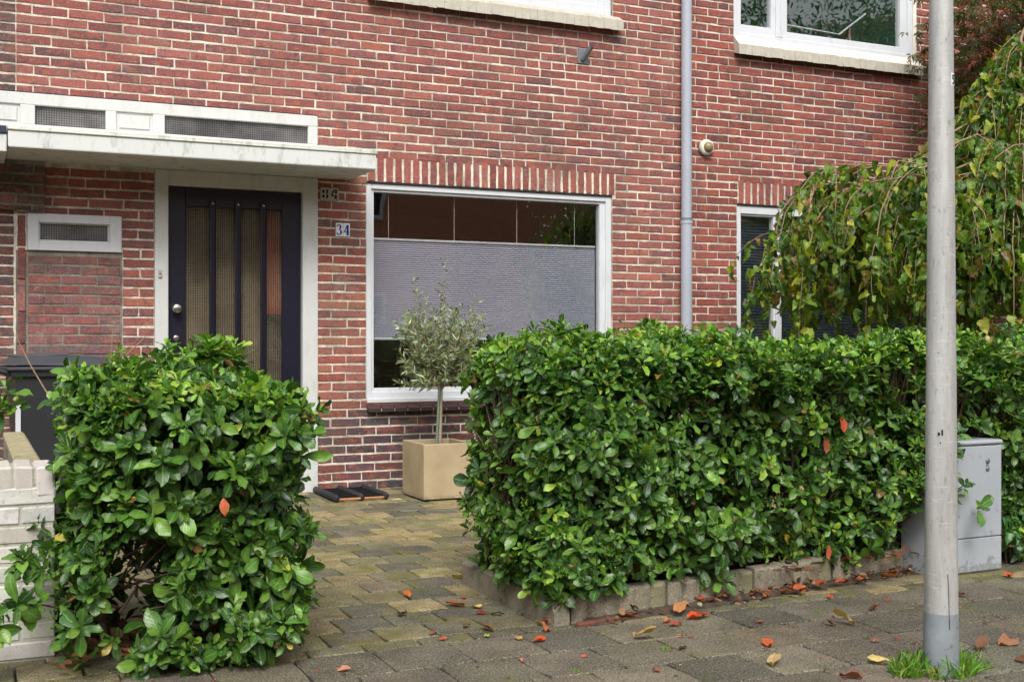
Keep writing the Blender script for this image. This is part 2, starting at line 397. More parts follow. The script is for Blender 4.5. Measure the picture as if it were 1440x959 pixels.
def maple_template():
    V = [(0, 0, 0)]; UV = [(0, .5)]; F = []
    for a in (-100, -50, 0, 50, 100):
        l = 1. - abs(a) / 250; t = rad(a); d = np.array((math.cos(t), math.sin(t))); p = np.array((-d[1], d[0]))
        b = len(V)
        for q, lift in ((d * l * .45 + p * .11, .03), (d * l, -.12), (d * l * .45 - p * .11, .03)):
            V.append((q[0], q[1], lift)); UV.append((.5, .2))
        F.append((0, b + 2, b + 1, b))
    return np.array(V), np.array(F), np.array(UV)
TPL = {k: leaf_template(k) for k in ('laurel', 'mulberry', 'olive', 'dry', 'blade')}; TPL['maple'] = maple_template()

def leaves(name, tpl, P, D, N, L, C, mat, parent=None, W=.0, warp=.08):
    """many leaves in one mesh: P base, D direction, N upper side, L length, C colour"""
    T, F, UV = TPL[tpl]; P, D, N, L, C = (np.asarray(a, dtype=np.float64) for a in (P, D, N, L, C))
    n = len(P); D /= np.linalg.norm(D, axis=1)[:, None] + 1e-9
    N = N - D * (N * D).sum(1)[:, None]; N /= np.linalg.norm(N, axis=1)[:, None] + 1e-9
    B = np.cross(N, D); k = len(T)
    wid = RNG.uniform(.82, 1.18, n); curl = RNG.uniform(.2, 1.9, n); tw = RNG.uniform(-warp, warp, (n, k))
    X = T[None, :, 0] * L[:, None]; Y = T[None, :, 1] * (L * wid)[:, None] + tw * L[:, None] * .35 * T[None, :, 0]
    Z = T[None, :, 2] * (L * curl)[:, None] + tw * L[:, None]
    V = P[:, None, :] + X[..., None] * D[:, None, :] + Y[..., None] * B[:, None, :] + Z[..., None] * N[:, None, :]
    V = V.reshape(-1, 3); FF = (F[None] + (np.arange(n) * k)[:, None, None]).reshape(-1, 4)
    me = bpy.data.meshes.new(name); me.vertices.add(len(V)); me.vertices.foreach_set('co', V.astype(np.float32).ravel())
    nf = len(FF); me.loops.add(nf * 4); me.loops.foreach_set('vertex_index', FF.astype(np.int32).ravel())
    me.polygons.add(nf); me.polygons.foreach_set('loop_start', np.arange(nf, dtype=np.int32) * 4)
    me.polygons.foreach_set('use_smooth', np.ones(nf, dtype=bool))
    a = me.attributes.new('col', 'FLOAT_COLOR', 'POINT'); c4 = np.ones((n, k, 4), dtype=np.float32); c4[:, :, :3] = C[:, None, :3]
    a.data.foreach_set('color', c4.ravel())
    a = me.attributes.new('luv', 'FLOAT_COLOR', 'POINT'); u4 = np.ones((n, k, 4), dtype=np.float32); u4[:, :, :2] = UV[None]
    a.data.foreach_set('color', u4.ravel())
    me.update(); me.validate(); return link(me, name, mat, parent)

def pick(pal, n):
    """n colours from [(weight, rgb), ...] with small variation"""
    w = np.array([p[0] for p in pal], float); i = RNG.choice(len(pal), n, p=w / w.sum())
    c = np.array([lin(p[1])[:3] for p in pal])[i]
    return c * RNG.uniform(.84, 1.18, (n, 1)) * RNG.uniform(.95, 1.05, (n, 3))
def pick1(pal): return tuple(pick(pal, 1)[0]) + (1,)

# ------------------------------------------------------------------ bricks
PITCH = .0695; BL = .2365; JT = .0145
RED = [(6, (142, 80, 74)), (5, (134, 74, 70)), (4, (148, 86, 78)), (3, (128, 76, 74)), (1.5, (118, 74, 72)), (1., (156, 88, 74)), (.4, (104, 72, 72))]
RED_R = [(6, (142, 72, 64)), (4, (134, 68, 62)), (3, (126, 68, 64)), (1.2, (152, 78, 66)), (.5, (112, 64, 62))]
DARK = [(4, (84, 62, 66)), (4, (76, 60, 66)), (2.4, (104, 64, 64)), (2, (68, 58, 62)), (1, (118, 68, 62))]
PLUM = [(4, (106, 74, 72)), (3, (96, 70, 70)), (1, (86, 66, 66))]
PANEL = [(4, (126, 84, 82)), (3, (130, 78, 76)), (2, (118, 84, 84)), (1., (108, 88, 90))]
COLM = [(3, (146, 84, 74)), (2, (158, 98, 78)), (2, (130, 78, 72)), (2, (150, 76, 66)), (1, (122, 80, 76))]
SOLD = [(4, (144, 76, 70)), (3, (150, 84, 74)), (2, (134, 72, 68)), (1, (124, 72, 70))]

def brick(mb, x0, x1, z0, z1, col, yf=0., yb=.0065, horizontal=True):
    j = .0024; y = yf + U(-.0025, .002)
    ring = []
    nx = 4 if horizontal else 1; nz = 1 if horizontal else 4
    for i in range(nx): ring.append((x0 + (x1 - x0) * i / nx, z0))
    for i in range(nz): ring.append((x1, z0 + (z1 - z0) * i / nz))
    for i in range(nx): ring.append((x1 - (x1 - x0) * i / nx, z1))
    for i in range(nz): ring.append((x0, z1 - (z1 - z0) * i / nz))
    cx, cz = (x0 + x1) / 2, (z0 + z1) / 2
    r1 = [(a + U(-j, j), b + U(-j, j)) for a, b in ring]; k = len(ring); V = []
    for a, b in r1: V.append((a, yb, b))
    for a, b in r1: V.append((a, y + .0022, b))
    i_ = .003
    tl = U(-.002, .002)
    for a, b in r1: V.append((a + (i_ if a < cx - .004 else -i_ if a > cx + .004 else 0), y + tl * (a - cx) / (x1 - x0 + .01) * 2, b + (i_ if b < cz - .004 else -i_ if b > cz + .004 else 0)))
    F = [tuple(2 * k + i for i in range(k))]
    for q in (0, 1):
        for i in range(k): F.append((q * k + i, q * k + (i + 1) % k, (q + 1) * k + (i + 1) % k, (q + 1) * k + i))
    mb.add(V, F, col)

def courses(mbsel, x0, x1, z0, z1, holes, palf, yf=0., yb=.0065, zbase=0.0):
    """running bond clipped by holes; mbsel(xc) gives the mesh that takes the brick"""
    r = int(math.floor((z0 - zbase) / PITCH + 1e-6))
    while zbase + r * PITCH < z1 - .01:
        a = max(z0, zbase + r * PITCH + JT / 2); b = min(z1, zbase + (r + 1) * PITCH - JT / 2)
        if b - a > .02:
            spans = [(x0, x1)]
            for (hx0, hx1, hz0, hz1) in holes:
                if hz0 < (a + b) / 2 < hz1:
                    ns = []
                    for s0, s1 in spans:
                        if hx1 <= s0 or hx0 >= s1: ns.append((s0, s1)); continue
                        if hx0 > s0: ns.append((s0, hx0))
                        if hx1 < s1: ns.append((hx1, s1))
                    spans = ns
            off = (r % 2) * BL / 2 + ((r * 37) % 5) * .005
            cuts = []
            x = x0 - off - BL
            while x < x1 + BL:
                if random.random() < .03: cuts += [x, x + BL / 2]
                else: cuts.append(x)
                x += BL
            for s0, s1 in spans:
                cc = [s0] + [c for c in cuts if s0 + .045 < c < s1 - .045] + [s1]
                for i in range(len(cc) - 1):
                    p = cc[i] + (.0052 + U(-.001, .0012) if i else .003); q = cc[i + 1] - (.0052 + U(-.001, .0012) if i < len(cc) - 2 else .003)
                    if q - p < .015: continue
                    m = mbsel((p + q) / 2)
                    dz = U(-.002, .002)
                    brick(m, p, q, a + dz, b + dz, pick1(palf((p + q) / 2, (a + b) / 2)), yf, yb)
        r += 1

def mortar_cells(mb, x0, x1, z0, z1, holes, y0=.0045, y1=.26):
    xs = sorted({x0, x1} | {v for h in holes for v in h[:2] if x0 < v < x1})
    zs = sorted({z0, z1} | {v for h in holes for v in h[2:] if z0 < v < z1})
    for i in range(len(xs) - 1):
        for k in range(len(zs) - 1):
            cx, cz = (xs[i] + xs[i + 1]) / 2, (zs[k] + zs[k + 1]) / 2
            if any(h[0] < cx < h[1] and h[2] < cz < h[3] for h in holes): continue
            mb.box(xs[i], xs[i + 1], y0, y1, zs[k], zs[k + 1], mi=1)

TOP = 5.6
HOLES = [(-3.0, 2.44, 2.39, 2.865), (1.234, 2.44, -.1, 2.39), (.384, 1.009, 1.776, 2.036),
         (2.825, 5.012, .665, 2.382), (2.90, 5.02, 3.90, 5.25), (6.262, 8.40, 3.84, 5.25), (6.297, 8.45, .665, 2.375)]
SOLDIERS = [(2.832, 5.045, 2.392, 2.597), (6.305, 8.46, 2.385, 2.60)]
XL, XM, XR = .313, 5.715, 12.0
house = thing('brick_house', (2.8, .2, 0), 'red brick terraced house with the navy door and the big blinded window', 'house')
houseR = thing('brick_house', (7.5, .2, 0), 'red brick house right of the drainpipe, behind the weeping tree', 'house')
houseL = thing('brick_house', (-1., .2, 0), 'dark brick house edge at the far left with thick pale joints', 'house')
def inv(o, root): # geometry is authored in world coordinates
    o.location = (-root.location.x, -root.location.y, -root.location.z); return o
wa, wb, wc = MB(), MB(), MB()
def sel(x): return wa if XL < x < XM else (wb if x >= XM else wc)
def pal(x, z):
    if x < XL: return PLUM
    if z < .60: return DARK
    if .375 < x < 1.01 and z < 1.77: return PANEL
    if 2.44 < x < 2.82 and z < 2.4: return COLM
    return RED_R if x > XM else RED
BH = HOLES + SOLDIERS
extra = [(.30, 1.016, -.1, 1.776), (-3, .497, 2.05, 2.39), (.30, .384, 1.7, 2.05)]
courses(sel, XL, 12.0, 0, TOP, BH + extra, pal)
courses(sel, -3, XL - .012, 0, 2.05, [], pal, yf=-.002)
courses(sel, -3, XL, 2.865, TOP, BH, pal)
# recessed infill panel of older bricks under the little window, and the upright strip beside it
courses(sel, .39, 1.004, 0, 1.77, [], pal, yf=.008, yb=.014, zbase=.012)
z = .02
while z < 2.03:
    brick(wa, .324, .374, z, min(z + .212, 2.035), pick1([(1, (128, 76, 70)), (1, (116, 70, 68)), (.5, (146, 96, 90))]), 0., .0065, False); z += .223
# soldier courses
for k, (x0, x1, z0, z1) in enumerate(SOLDIERS):
    n = round((x1 - x0) / .0735); w = (x1 - x0) / n
    for i in range(n):
        m = wa if k == 0 else wb
        brick(m, x0 + i * w + .0105, x0 + (i + 1) * w - .0105, z0 + U(0, .004), z1 - .008, pick1(SOLD), -.001, .0065, False)
# vertical bricks low in the wall by the boot scraper
mortar_cells(wa, XL, XM, -.05, TOP, HOLES + [(XL, 1.016, -.1, 1.776)])
wa.box(XL, 1.016, .0125, .26, -.05, 1.776, mi=2)
mortar_cells(wb, XM, XR, -.05, TOP, HOLES)
mortar_cells(wc, -3, XL, -.05, TOP, HOLES)
# corbelled dark block at the left, above the panel
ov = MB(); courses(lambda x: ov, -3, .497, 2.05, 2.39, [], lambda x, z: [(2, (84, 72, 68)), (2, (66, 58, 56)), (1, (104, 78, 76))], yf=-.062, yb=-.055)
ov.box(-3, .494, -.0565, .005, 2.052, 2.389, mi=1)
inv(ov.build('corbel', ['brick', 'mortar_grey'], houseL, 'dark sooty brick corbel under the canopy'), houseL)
inv(wa.build('wall', ['brick', 'mortar', 'mortar_grey'], house), house)
inv(wb.build('wall', ['brick', 'mortar'], houseR), houseR)
inv(wc.build('wall', ['brick', 'mortar'], houseL), houseL)
def hp(mb, name, mat, root, parent=None, label=None):
    """a part (or, with parent, a sub-part) authored in world coordinates"""
    o = mb.build(name, mat, parent or root, label)
    if parent is None: inv(o, root)
    return o
for root, xa, xb in ((houseL, -3, XL), (house, XL, XM), (houseR, XM, XR)):
    m = MB(); m.add([(xa, -.25, TOP), (xb, -.25, TOP), (xb, 4, TOP + 3.), (xa, 4, TOP + 3.), (xa, -.25, TOP + .12), (xb, -.25, TOP + .12), (xb, 4, TOP + 3.12), (xa, 4, TOP + 3.12)],
                    [(0, 1, 2, 3), (4, 7, 6, 5), (0, 4, 5, 1), (1, 5, 6, 2), (2, 6, 7, 3), (3, 7, 4, 0)])
    hp(m, 'roof', 'rooftile', root)
# rooms behind the glass
def room(root, name, x0, x1, y1, z0, z1, mat):
    m = MB(); t = .06
    m.box(x0 - t, x0, .262, y1, z0 - t, z1 + t); m.box(x1, x1 + t, .262, y1, z0 - t, z1 + t)
    m.box(x0 - t, x1 + t, y1, y1 + t, z0 - t, z1 + t); m.box(x0, x1, .262, y1, z1, z1 + t); m.box(x0, x1, .262, y1, z0 - t, z0)
    return hp(m, name, mat, root)
room(house, 'interior_room', 2.62, 5.6, 4.2, 0.06, 2.6, 'room')
room(house, 'interior_room', 2.62, 5.6, 4.2, 2.85, 5.4, 'room')
room(house, 'hallway', 0.3, 2.54, 3.0, 0.06, 3.0, 'room')
room(houseR, 'interior_room', 5.8, 9.3, 4.2, 0.06, 2.6, 'room')
room(houseR, 'interior_room', 5.8, 8.95, 3.0, 2.85, 5.4, 'roomgreen')

# ------------------------------------------------------------------ windows
def frame_ring(mb, x0, x1, z0, z1, wl, wr, wt, wb_, y0, y1, bev=.004, mi=0):
    mb.box(x0, x0 + wl, y0, y1, z0, z1, bev=bev, mi=mi); mb.box(x1 - wr, x1, y0, y1, z0, z1, bev=bev, mi=mi)
    mb.box(x0 + wl, x1 - wr, y0 + .001, y1, z1 - wt, z1, bev=bev, mi=mi); mb.box(x0 + wl, x1 - wr, y0 + .001, y1, z0, z0 + wb_, bev=bev, mi=mi)
def pane(root, fr, x0, x1, z0, z1, y, mat='glass', name='pane', label=None):
    m = MB(); m.box(x0, x1, y, y + .006, z0, z1); return hp(m, name, mat, root, fr, label)
# big window
m = MB(); frame_ring(m, 2.828, 5.009, .668, 2.379, .045, .052, .045, .085, .012, .11)
frame_ring(m, 2.872, 4.958, .752, 2.335, .024, .052, .022, .03, .030, .10, .003)
m.box(2.83, 5.007, .012 - .022, .012, .668, .702, bev=.004)
bw = hp(m, 'window_frame', 'white', house, None, 'large white frame with the pleated blind')
pane(house, bw, 2.897, 4.905, .784, 2.312, .06)
m = MB(); m.box(2.825, 5.012, -.0005, .012, 2.379, 2.3925); hp(m, 'shadow_gap', 'seal', house, bw)
# pleated blind
m = MB(); n = 46; zt, zb = 1.945, 1.175; V = []; F = []
for i in range(2 * n + 1):
    zz = zt + (zb - zt) * i / (2 * n); yy = .105 + (.003 if i % 2 else -.003); V += [(2.9, yy, zz), (4.9, yy, zz)]
for i in range(2 * n): F.append((2 * i, 2 * i + 1, 2 * i + 3, 2 * i + 2))
m.add(V, F); bl = hp(m, 'blind', 'blind', house, bw)
m = MB(); m.box(2.9, 4.9, .092, .118, 1.945, 1.962, bev=.003); m.box(2.9, 4.9, .092, .118, 1.158, 1.176, bev=.003); hp(m, 'blind_rail', 'white', house, bl)
for x in (3.04, 3.60, 4.16, 4.70):
    m = MB(); m.tube([(x, .1, 1.96), (x, .1, 2.33)], .0022, 6); hp(m, 'cord', 'cord', house, bl)
# brick-on-edge tile sill of the big window
m = MB(); x = 2.828
while x < 5.0:
    m.add([(x, -.055, .60), (x + .10, -.055, .60), (x + .10, .02, .612), (x, .02, .612), (x, -.055, .628), (x + .10, -.055, .628), (x + .10, .02, .664), (x, .02, .664)],
          [(0, 3, 2, 1), (4, 5, 6, 7), (0, 1, 5, 4), (1, 2, 6, 5), (3, 7, 6, 2), (0, 4, 7, 3)]); x += .108
m2 = m; m2.box(2.832, 5.0, -.05, .01, .604, .624, mi=1)
hp(m2, 'window_sill', ['sill_tile', 'mortar'], house)
# upper left window
m = MB(); frame_ring(m, 2.91, 5.005, 3.918, 5.24, .06, .06, .06, .082, .012, .11); frame_ring(m, 2.96, 4.955, 3.99, 5.2, .06, .06, .06, .06, .03, .1)
uw = hp(m, 'window_frame', 'white', house, None, 'upper white window frame cut by the picture top'); pane(house, uw, 3.02, 4.9, 4.05, 5.14, .06)
def painted_sill(root, x0, x1, zf0, zf1, zb_, depth, mats):
    m = MB(); x = x0
    while x < x1 - .01:
        w = min(.066 + U(-.004, .004), x1 - x); j = U(-.003, .003); k = U(-.003, .003)
        m.add([(x, -depth + j, zf0 + k), (x + w, -depth + j, zf0 + k + U(-.002, .002)), (x + w, .012, zf0 + .03), (x, .012, zf0 + .03),
               (x, -depth + j + .004, zf1 + k), (x + w, -depth + j + .004, zf1 + k), (x + w, .012, zb_), (x, .012, zb_)],
              [(0, 3, 2, 1), (0, 1, 5, 4), (1, 2, 6, 5), (3, 7, 6, 2), (0, 4, 7, 3)])
        m.add([(x, -depth + j + .004, zf1 + k), (x + w, -depth + j + .004, zf1 + k), (x + w, .012, zb_), (x, .012, zb_)], [(0, 1, 2, 3)], mi=1)
        x += w + .002
    m.box(x0 + .002, x1 - .002, -depth + .006, .008, zf0 + .031, zf1 - .006)
    hp(m, 'window_sill', mats, root)
painted_sill(house, 2.83, 5.075, 3.78, 3.868, 3.925, .085, ['sill_paint', 'sill_paint'])
painted_sill(houseR, 6.262, 8.405, 3.708, 3.800, 3.893, .085, ['sill_paint', 'sill_white'])
m = MB(); m.box(8.36, 8.40, -.004, .02, 3.86, 5.25, bev=.003); hp(m, 'painted_jamb', 'sill_white', houseR)
# upper right window, two lights
m = MB(); frame_ring(m, 6.266, 8.36, 3.885, 5.24, .055, .055, .06, .045, .014, .11)
m.box(6.74, 6.83, .014, .11, 3.93, 5.18, bev=.004); m.box(6.782, 6.788, .008, .02, 3.93, 5.18)
frame_ring(m, 6.32, 6.742, 3.928, 5.19, .04, .05, .05, .08, .028, .10); frame_ring(m, 6.828, 8.306, 3.928, 5.19, .045, .085, .05, .065, .028, .10)
rw = hp(m, 'window_frame', 'white', houseR, None, 'upper white two-light window frame')
pane(houseR, rw, 6.358, 6.694, 4.005, 5.142, .06); pane(houseR, rw, 6.87, 8.223, 3.99, 5.142, .06)
# lower right window
m = MB(); frame_ring(m, 6.30, 8.44, .67, 2.372, .045, .045, .075, .08, .012, .11)
m.box(6.735, 6.80, .012, .11, .75, 2.30, bev=.004); frame_ring(m, 6.34, 6.738, .75, 2.30, .02, .02, .02, .03, .028, .10, .003)
lw = hp(m, 'window_frame', 'white', houseR, None, 'white ground-floor frame behind the weeping tree')
pane(houseR, lw, 6.358, 6.72, .77, 2.285, .06); pane(houseR, lw, 6.798, 8.395, .75, 2.298, .06)
m = MB(); m.box(6.297, 8.45, .0, .012, 2.372, 2.386); hp(m, 'shadow_gap', 'seal', houseR, lw)
m = MB(); zz = 2.27
while zz > .75:
    m.add([(6.36, .118, zz), (8.39, .118, zz), (8.39, .148, zz - .016), (6.36, .148, zz - .016), (6.36, .118, zz - .003), (8.39, .118, zz - .003), (8.39, .148, zz - .019), (6.36, .148, zz - .019)],
          [(0, 1, 2, 3), (4, 7, 6, 5), (0, 4, 5, 1), (3, 2, 6, 7)]); zz -= .027
hp(m, 'slat_blind', 'slat', houseR, lw)
m = MB(); m.box(6.297, 8.45, -.05, .012, .61, .66, bev=.006); hp(m, 'window_sill', 'sill_tile', houseR)
# small wired window beside the door
m = MB(); frame_ring(m, .386, 1.007, 1.778, 2.034, .074, .08, .062, .066, -.012, .08, .003); frame_ring(m, .458, .928, 1.842, 1.974, .012, .012, .01, .012, .012, .07, .002)
sw = hp(m, 'window_frame', 'white', house, None, 'small low white frame with wired glass'); pane(house, sw, .468, .918, 1.852, 1.966, .03, 'wired')
# transom strip above the canopy
m = MB(); Y0 = -.012
m.box(-2.9, 2.436, Y0, .09, 2.78, 2.862, bev=.004); m.box(-2.9, 2.436, Y0, .09, 2.535, 2.645, bev=.003)
for a, b in ((.34, .435), (.90, .972), (1.222, 1.306), (2.362, 2.436)): m.box(a, b, Y0 + .001, .09, 2.645, 2.78, bev=.003)
for a, b in ((-2.9, .34), (.972, 1.222)):
    m.box(a, b, Y0 + .016, .08, 2.645, 2.78); m.box(a + .02, b - .02, Y0 + .006, Y0 + .016, 2.665, 2.76, bev=.004)
tr = hp(m, 'transom_frame', 'white_old', house, None, 'white transom strip above the canopy')
pane(house, tr, .435, .90, 2.645, 2.78, .02, 'wired'); pane(house, tr, 1.306, 2.362, 2.645, 2.78, .02, 'wired')
m = MB(); m.box(-2.9, 2.438, -.010, .10, 2.8625, 2.868); hp(m, 'shadow_gap', 'seal', house, tr)

# ------------------------------------------------------------------ canopy, door
m = MB(); m.box(.245, 2.70, -.632, .03, 2.39, 2.497, bev=.005, jit=.0015)
cn = hp(m, 'canopy', 'canopy', house)
m = MB(); m.box(.242, 2.709, -.642, .0, 2.497, 2.53, bev=.005, jit=.001); hp(m, 'cap', 'canopy_cap', house, cn)
m = MB(); m.box(-3, .238, -.628, .03, 2.355, 2.47, bev=.005); cl = hp(m, 'canopy', 'canopy', houseL)
m = MB(); m.box(-3, .236, -.64, 0, 2.47, 2.52, bev=.005); hp(m, 'cap', 'blue_cap', houseL, cl)
m = MB(); m.box(1.236, 1.331, -.014, .13, .0, 2.388, bev=.004); m.box(2.319, 2.438, -.014, .13, .0, 2.388, bev=.004); m.box(1.331, 2.319, -.013, .13, 2.276, 2.388, bev=.003)
m.box(1.331, 2.319, .05, .13, 0, .04)
hp(m, 'door_frame', 'white_old', house)
m = MB(); dx0, dx1 = 1.335, 2.315; y0, y1 = .035, .085
m.box(dx0, 1.46, y0, y1, .042, 2.272, bev=.004); m.box(2.172, dx1, y0, y1, .042, 2.272, bev=.004)
m.box(1.46, 2.172, y0 + .001, y1, 2.138, 2.272, bev=.003); m.box(1.46, 2.172, y0 + .001, y1, .042, .42, bev=.003)
dr = hp(m, 'door', 'navy', house)
pane(house, dr, 1.46, 2.172, .42, 2.138, .06, 'figured', 'pane')
for x in (1.649, 1.836, 2.024):
    m = MB(); m.box(x - .021, x + .021, -.008, .034, .30, 2.19, bev=.007); m.tube([(x, .034, 2.16), (x, .07, 2.16)], .008, 8)
    m2 = m; m2.lathe([(.0001, .0115), (.006, .0112), (.009, .006)], (x, -.004, 2.158), 'y', 10, mi=1)
    hp(m2, 'vertical_bar', ['navybar', 'steel'], house, dr)
m = MB(); m.lathe([(.024, 0), (.024, .01), (.012, .014), (.011, .032), (.030, .040), (.035, .052), (.034, .062), (.026, .070), (.012, .073), (.0005, .0735)], (1.392, .035, 1.385), 'y', 28); hp(m, 'knob', 'steel', house, dr)
m = MB(); m.lathe([(.023, 0), (.023, .008), (.015, .011), (.0005, .011)], (1.392, .035, 1.17), 'y', 20); hp(m, 'lock', 'steel', house, dr)
# hall curtain seen through the figured glass
m = MB()
for x0, x1, mi in ((1.3, 2.03, 0), (2.04, 2.3, 1)):
    n = 60; V = []; F = []
    for i in range(n + 1):
        xx = x0 + (x1 - x0) * i / n; yy = .115 + .012 * math.sin(i * 1.3); V += [(xx, yy, .2 if mi == 0 else 1.35), (xx, yy, 2.25)]
    for i in range(n): F.append((2 * i, 2 * i + 2, 2 * i + 3, 2 * i + 1))
    m.add(V, F, None, True, mi)
hp(m, 'curtain', ['beige', 'orange'], house)
m = MB(); m.box(1.26, 1.285, -.026, -.014, 1.605, 1.665, bev=.003); m.lathe([(.007, 0), (.006, .004), (.0005, .004)], (1.2725, -.026, 1.636), 'y', 12, mi=1)
tag(m.build('doorbell', ['oldplate', 'wood']), 'tiny yellowed doorbell button on the white door frame', 'doorbell')

# drainpipe
dp = thing('drainpipe', (5.72, -.07, 0), 'long pale grey round drainpipe down the brick wall', 'drainpipe')
def dpb(mb, name, mat, par=None):
    o = mb.build(name, mat, par or dp)
    if par is None: o.location = (-5.72, .07, 0)
    return o
m = MB(); m.tube([(5.718, -.065, 0.02), (5.718, -.065, 2.19)], .050, 24); m.tube([(5.718, -.065, 2.19), (5.718, -.065, 5.5)], .046, 24); dpb(m, 'pipe', 'pipe')
m = MB(); m.tube([(5.718, -.065, 2.17), (5.718, -.065, 2.20)], .054, 24); dpb(m, 'joint_collar', 'pipe')
for z in (.9, 2.20, 4.3):
    m = MB(); m.tube([(5.718, -.065, z), (5.718, -.065, z + .022)], .0535, 20); m.box(5.70, 5.736, -.03, .004, z, z + .022); dpb(m, 'bracket', 'galv')
# lamp
lp = thing('wall_lamp', (5.955, -.01, 2.86), 'round off-white wall lamp with a small olive dome beside the drainpipe', 'wall lamp')
def loc_build(mb, name, mat, root, par=None):
    o = mb.build(name, mat, par or root)
    return o
m = MB(); m.lathe([(.072, 0), (.074, .012), (.068, .03), (.055, .038), (.0005, .04)], (0, 0, 0), 'y', 28); loc_build(m, 'base', 'lampwhite', lp)
m = MB(); m.lathe([(.046, .036), (.045, .05), (.037, .066), (.02, .077), (.0005, .08)], (0, 0, 0), 'y', 24); loc_build(m, 'dome', 'lampglass', lp)
# flag holder
fh = thing('flagpole_holder', (4.73, -.002, 3.56), 'small grey steel flagpole holder tube under the upper sill', 'flag holder')
m = MB(); m.box(-.05, .05, -.006, .004, -.075, .05, bev=.002); loc_build(m, 'plate', 'galv', fh)
m = MB(); m.tube([(-.01, -.006, -.045), (.03, -.10, .055)], .021, 14, cap=False); m.tube([(-.01, -.006, -.045), (.03, -.10, .055)], .017, 14, cap=False); m.tube([(-.01, -.006, -.045), (.012, -.055, .008)], .017, 14); loc_build(m, 'tube', 'galv', fh)
# house numbers
def digit(mb, d, x, z, w, h, y0, y1, k=1.):
    """serifed 3 and 4 in a w x h box whose lower left is (x, z)"""
    P = lambda a: [(x + p[0] * w, z + p[1] * h) for p in a]; t = w * .36 * k; s = w * .13
    if d == 4:
        mb.stroke(P([(.68, 0), (.68, .98)]), t, y0, y1); mb.stroke(P([(.62, .98), (.04, .30)]), s * 1.2, y0 - .0002, y1); mb.stroke(P([(.02, .29), (1., .29)]), s * 1.3, y0 - .0004, y1)
        mb.stroke(P([(.42, .02), (.94, .02)]), s, y0 - .0006, y1)
    elif d == 3:
        up = [(.10, .80), (.22, .93), (.42, 1.0), (.62, .94), (.72, .78), (.64, .62), (.42, .53)]
        lo = [(.42, .53), (.70, .45), (.82, .26), (.70, .08), (.44, 0.), (.20, .05), (.06, .20)]
        mb.stroke(P(up), [t * .8, s * 1.4, s, t * .7, t, t * .6, s], y0, y1); mb.stroke(P(lo), [s, t * .6, t * 1.1, t * .7, s, s * 1.4, t * .9], y0 - .0003, y1)
    elif d == 5:
        mb.stroke(P([(.85, .94), (.2, .94)]), s * 2, y0, y1); mb.stroke(P([(.2, .98), (.16, .52)]), s * 2, y0 - .0002, y1)
        mb.stroke(P([(.16, .54), (.45, .62), (.75, .52), (.84, .3), (.7, .08), (.42, 0), (.12, .1)]), [s * 1.6, s * 2, t * .8, t * .8, t * .7, s * 2, s * 2], y0 - .0004, y1)
np_ = thing('house_number', (2.635, -.006, 2.003), 'white enamel house number 34 in blue digits', 'house number')
for i, d in enumerate((3, 4)):
    x = -.056 + i * .057
    m = MB(); m.box(x, x + .055, -.006, .008, -.052, .052, bev=.003); pl = m.build('number_tile', 'plate', np_)
    m = MB(); digit(m, d, x + .006, -.040, .043, .080, -.0075, -.0055, 1.); m.build('digit', 'blue', pl)
n2 = thing('house_number', (2.53, -.006, 2.272), 'old grey plate with stencilled black 34 just below the canopy', 'house number')
m = MB(); m.box(-.073, .073, -.008, .008, -.05, .05, bev=.004, jit=.001); pl = m.build('plate', 'oldplate', n2)
m = MB()
def blob(cx, cz, rx, rz, a0=0, a1=360):
    V = [(cx, -.0095, cz)] + [(cx + rx * math.cos(rad(a0 + (a1 - a0) * i / 14)), -.0095, cz + rz * math.sin(rad(a0 + (a1 - a0) * i / 14))) for i in range(15)]
    m.add(V, [(0, i, i + 1) for i in range(1, 15)])
blob(-.05, .018, .011, .013); blob(-.05, -.018, .011, .013); blob(-.028, .02, .016, .018, -95, 95); blob(-.028, -.018, .017, .019, -95, 95)
m.stroke([(.046, -.036), (.046, -.004)], .02, -.0095, -.008); m.stroke([(.048, .004), (.048, .036)], .017, -.0097, -.008); m.stroke([(.034, .034), (.012, -.01)], .012, -.0099, -.008); m.stroke([(.012, -.012), (.032, -.012)], .012, -.0101, -.008)
m.build('digit', 'black', pl)

# inside the rooms
ch = thing('dining_chair', (3.35, 1.1, .06), 'dark wooden chair glimpsed through the glass under the blind', 'chair')
m = MB(); m.box(-.21, .21, -.21, .21, .43, .47, bev=.01); m.build('seat', 'darkwood', ch)
m = MB(); m.box(-.2, -.165, .18, .21, .47, .95, bev=.005); m.box(.165, .2, .18, .21, .47, .95, bev=.005)
for k in range(3): m.box(-.165, .165, .185, .205, .6 + .13 * k, .65 + .13 * k, bev=.004)
m.build('backrest', 'darkwood', ch)
for a in (-.19, .19):
    for b in (-.19, .19):
        m = MB(); m.box(a - .018, a + .018, b - .018, b + .018, 0, .43, bev=.004); m.build('leg', 'darkwood', ch)
tb = thing('dining_table', (4.1, 1.9, .06), 'dark dining table in the dim room behind the big window', 'table')
m = MB(); m.box(-.8, .8, -.45, .45, .72, .76, bev=.008); m.build('tabletop', 'darkwood', tb)
for a in (-.72, .72):
    for b in (-.38, .38):
        m = MB(); m.box(a - .03, a + .03, b - .03, b + .03, 0, .72, bev=.004); m.build('leg', 'darkwood', tb)
# squeegee-like rod and draped cloths behind the upper right window
rd = thing('drying_rod', (7.6, .2, 4.09), 'thin white angled drying rod behind the upper right window glass', 'drying rod')
m = MB(); m.tube([(-.75, 0, .03), (.02, 0, 0)], .008, 8); m.tube([(.02, 0, 0), (.36, .02, .24)], .010, 8); m.build('rod', 'white', rd)
m = MB(); m.lathe([(.08, -.12), (.05, -.05), (.02, .08), (.004, .12)], (.17, .03, 0), 'z', 10); m.build('cloth', 'darkwood', rd)

